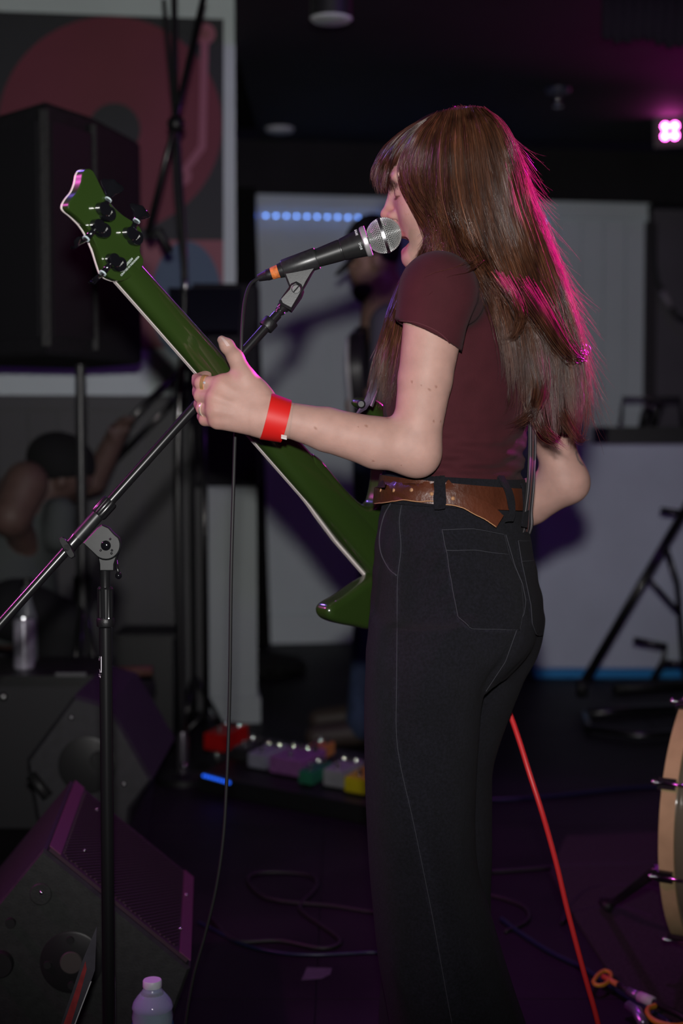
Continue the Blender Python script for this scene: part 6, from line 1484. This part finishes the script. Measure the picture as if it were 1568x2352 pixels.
# ---- white counter at the right with electronics on it
ct = thing('counter', 'white covered counter with a blue strip along its foot', 'counter', G(1400, 1556))
cz = PZ(1400, 1020, 6.36)[2]; x0 = PZ(1232, 1200, 6.36)[0]; x1 = x0+1.6
prf = [(x0, 0.038), (x0, cz-.05), (x0+.03, cz-.018), (x0+.10, cz), (x1, cz), (x1, .038)]
M_cov = mat('white_cover', (.64, .70, .83), rough=.55, noise=.08, nscale=3, bump=.08, bscale=5)
MB().prism([(x, 6.36, z_) for x, z_ in prf], (0, .7, 0), bev=.012).build('cover', M_cov, ct, angle=30)
MB().abox((x0-.005, 6.35, 0), (x1, 7.06, .038)).build('foot_strip', mat('bright_blue_strip', (.015, .30, .72), rough=.5), ct)
am = thing('mixer_rack', 'black electronics case with an open carrying frame on the counter', 'mixer', (PZ(1480, 1010, 6.6)[0], 6.6, cz))
xa, xb_ = PZ(1396, 1000, 6.5)[0], PZ(1700, 1000, 6.5)[0]
MB().abox((xa, 6.5, cz), (xb_, 6.9, PZ(1480, 980, 6.5)[2])).build('case_body', M_blk, am)
fr_ = [PZ(1424, 980, 6.55), PZ(1430, 915, 6.55), PZ(1560, 915, 6.55), PZ(1568, 980, 6.55)]
MB().tube(fr_, .010, 8).build('carry_frame', M_blkm, am, smooth=True)
for x, y in ((1472, 950), (1500, 940)): MB().tube([PZ(x, 985, 6.6), PZ(x+8, y, 6.6), PZ(x+20, y-14, 6.6)], [.016, .02, .016], 8).build('connector', M_blk, am, smooth=True)
for x, y in ((1427, 978), (1480, 930), (1498, 936)): MB().ball(PZ(x, y, 6.5), .010, 8, 6).build('indicator', M_steel, am, smooth=True)
# ---- black folding stand in front of it
ks = thing('folding_stand', 'black tubular folding stand in front of the white counter', 'stand', G(1440, 1640))
def k3(px, py, dd=0): return PZ(px, py, 5.6+dd)
def gk(px, py): return G(px, py, .02)
MB().tube([k3(1600, 1125), k3(1340, 1568), ], .019, 10).build('main_leg', M_blkm, ks, smooth=True)
MB().tube([k3(1336, 1560), k3(1336, 1600)], .024, 10).build('leg_foot', M_rub, ks, smooth=True)
MB().tube([k3(1517, 1172), k3(1590, 1182)], .013, 8).build('top_peg', M_blkm, ks, smooth=True)
MB().tube([k3(1526, 1250, .05), k3(1555, 1340, .08), k3(1572, 1560, .1)], .012, 8).build('rear_leg', M_blkm, ks, smooth=True)
MB().tube([k3(1486, 1326), k3(1560, 1408, .05)], .010, 8).build('brace', M_blkm, ks, smooth=True)
MB().tube([k3(1455, 1470), k3(1528, 1484), k3(1522, 1520), k3(1498, 1562)], .013, 8).build('lower_arm', M_blkm, ks, smooth=True)
MB().tube([k3(1522, 1522), k3(1600, 1526)], .012, 8).build('lower_peg', M_blkm, ks, smooth=True)
MB().tube([gk(1345, 1640), gk(1450, 1632), gk(1600, 1622)], .018, 8).build('floor_bar', M_blkm, ks, smooth=True)
MB().tube([gk(1345, 1640), gk(1350, 1672), gk(1460, 1690), gk(1600, 1682)], .014, 8).build('floor_bar', M_blkm, ks, smooth=True)
MB().tube([gk(1410, 1582), gk(1600, 1570)], .022, 8).build('floor_bar', M_rub, ks, smooth=True)

# ---- ceiling fittings
dl = thing('ceiling_downlight', 'black cylinder downlight with a pale rim under the ceiling', 'ceiling light', (PZ(760, 40, 4.6)[0], 4.6, 2.6)); dx = dl.location.x
zb2 = PZ(760, 46, 4.6)[2]; MB().lathe((dx, 4.6, zb2), (dx, 4.6, 2.6), [(0, .062), (.03, .067), (1, .067)], 32).build('housing', mat('fixture_dark', (.02, .02, .022), rough=.5), dl, angle=40)
MB().lathe((dx, 4.6, zb2-.003), (dx, 4.6, zb2+.004), [(0, .060), (1, .068)], 32).build('rim', mat('fixture_rim', (.75, .78, .80), rough=.4), dl, angle=40)
MB().lathe((dx, 4.6, zb2-.0045), (dx, 4.6, zb2-.0032), [(0, .05), (1, .052)], 32).build('lens', mat('fixture_lens', (.6, .65, .65), rough=.4), dl, angle=40)
rz = thing('recessed_light', 'round pale recessed light set in the black ceiling', 'ceiling light', (PZ(642, 313, 7.1)[0], 7.1, 2.6)); rx = rz.location.x
MB().lathe((rx, 7.1, 2.585), (rx, 7.1, 2.6), [(0, .066), (1, .072)], 32).build('trim_ring', mat('fixture_rim', (.6, .6, .6)), rz, angle=40)
MB().lathe((rx, 7.1, 2.580), (rx, 7.1, 2.5849), [(0, .05), (1, .05)], 28).build('lens', mat('fixture_lens', (.6, .6, .6)), rz, angle=40)
spx = PZ(1281, 230, 6.3); skl = thing('ceiling_sprinkler', 'small chrome sprinkler head under the black ceiling', 'sprinkler', (spx[0], 6.3, 2.6))
MB().lathe((spx[0], 6.3, 2.585), (spx[0], 6.3, 2.6), [(0, .05), (1, .055)], 20).build('plate', mat('blue_grey_plate', (.05, .05, .10), rough=.4), skl, angle=40)
MB().tube([(spx[0], 6.3, 2.59), (spx[0], 6.3, spx[2]-.01)], .009, 8).build('stem', M_steel, skl, smooth=True)
MB().ball((spx[0], 6.3, spx[2]), .014, 10, 8).build('bulb', M_chrome, skl, smooth=True)
MB().lathe((spx[0], 6.3, spx[2]-.03), (spx[0], 6.3, spx[2]-.026), [(0, .02), (1, .02)], 14).build('deflector', M_steel, skl, angle=40)
# par light
pc = PZ(1538, 301, 6.85); par = thing('stage_light', 'four-lamp magenta stage light glowing under the ceiling', 'stage light', (pc[0], 6.9, 2.6))
td = nrm(np.array([.25, 2.2, 1.3])-pc); tu = nrm(np.array([0, 0, 1])-td*td[2]); tr_ = np.cross(td, tu)
MB().box(pc-td*.07, td*.06, tu*.075, tr_*.075).build('housing', M_blk, par)
MB().tube([pc-td*.06+tr_*.085, pc-td*.06+tr_*.085+[0, 0, .09], [pc[0], 6.93, 2.6], pc-td*.06-tr_*.085+[0, 0, .09], pc-td*.06-tr_*.085], .007, 8).build('yoke', M_blkm, par, smooth=True)
M_pled = mat('magenta_lamp', (.5, .1, .3), rough=.4, emit=(1.0, .10, .62), estr=34)
for a in (-1, 1):
    for b_ in (-1, 1): q = pc+tu*.0225*a+tr_*.0225*b_; MB().lathe(q-td*.012, q+td*.004, [(0, .0145), (.7, .0145), (1, .009)], 18).build('lamp_lens', M_pled, par, smooth=True)
# scalloped black valance
val = thing('valance', 'black scalloped valance hanging below the ceiling', 'valance', (PZ(1500, 60, 5.0)[0], 5.0, 2.6))
for k in range(26):
    x = 1395+24*k; yb = 92+7*math.sin(k*1.3)+2*min(k, 9); c = PZ(x, yb, 5.0); tp_ = PZ(x, 0, 5.0); w_ = 13/FPX*5
    pts_ = [(c[0]-w_, 5.0, 2.6), (c[0]+w_, 5.0, 2.6), (c[0]+w_, 5.0, c[2]+.02), (c[0]+w_*.6, 5.0, c[2]+.004), (c[0], 5.0, c[2]), (c[0]-w_*.6, 5.0, c[2]+.004), (c[0]-w_, 5.0, c[2]+.02)]
    MB().prism(pts_, (0, .02, 0), bev=.004).build('scallop', mat('valance_cloth', (.008, .006, .008), rough=.9), val, angle=50)
# cable with a connector on the dark wall
hc_ = thing('hanging_cable', 'black cable with a pale connector hanging on the dark wall', 'cable', PZ(1525, 690, 7.6))
MB().tube([PZ(1492, 470, 7.62), PZ(1498, 560, 7.62), PZ(1508, 640, 7.62), PZ(1521, 668, 7.62)], .012, 8, smooth=20).build('upper_cord', M_rub, hc_, smooth=True)
MB().tube([PZ(1521, 668, 7.62), PZ(1541, 706, 7.62)], .022, 10).build('connector', mat('pale_connector', (.30, .27, .30), rough=.4), hc_, smooth=True)
MB().tube([PZ(1541, 706, 7.62), PZ(1556, 728, 7.62), PZ(1590, 742, 7.62)], .014, 8, smooth=16).build('lower_cord', M_rub, hc_, smooth=True)
lamp('haze_glow_fill', 'SPOT', (2.15, 6.3, 2.15), (1.85, 5.7, 2.6), 22, (1.0, .02, .6), size=.05, spot=110)  # added lamp without a fixture; its pink on the ceiling stands in for haze
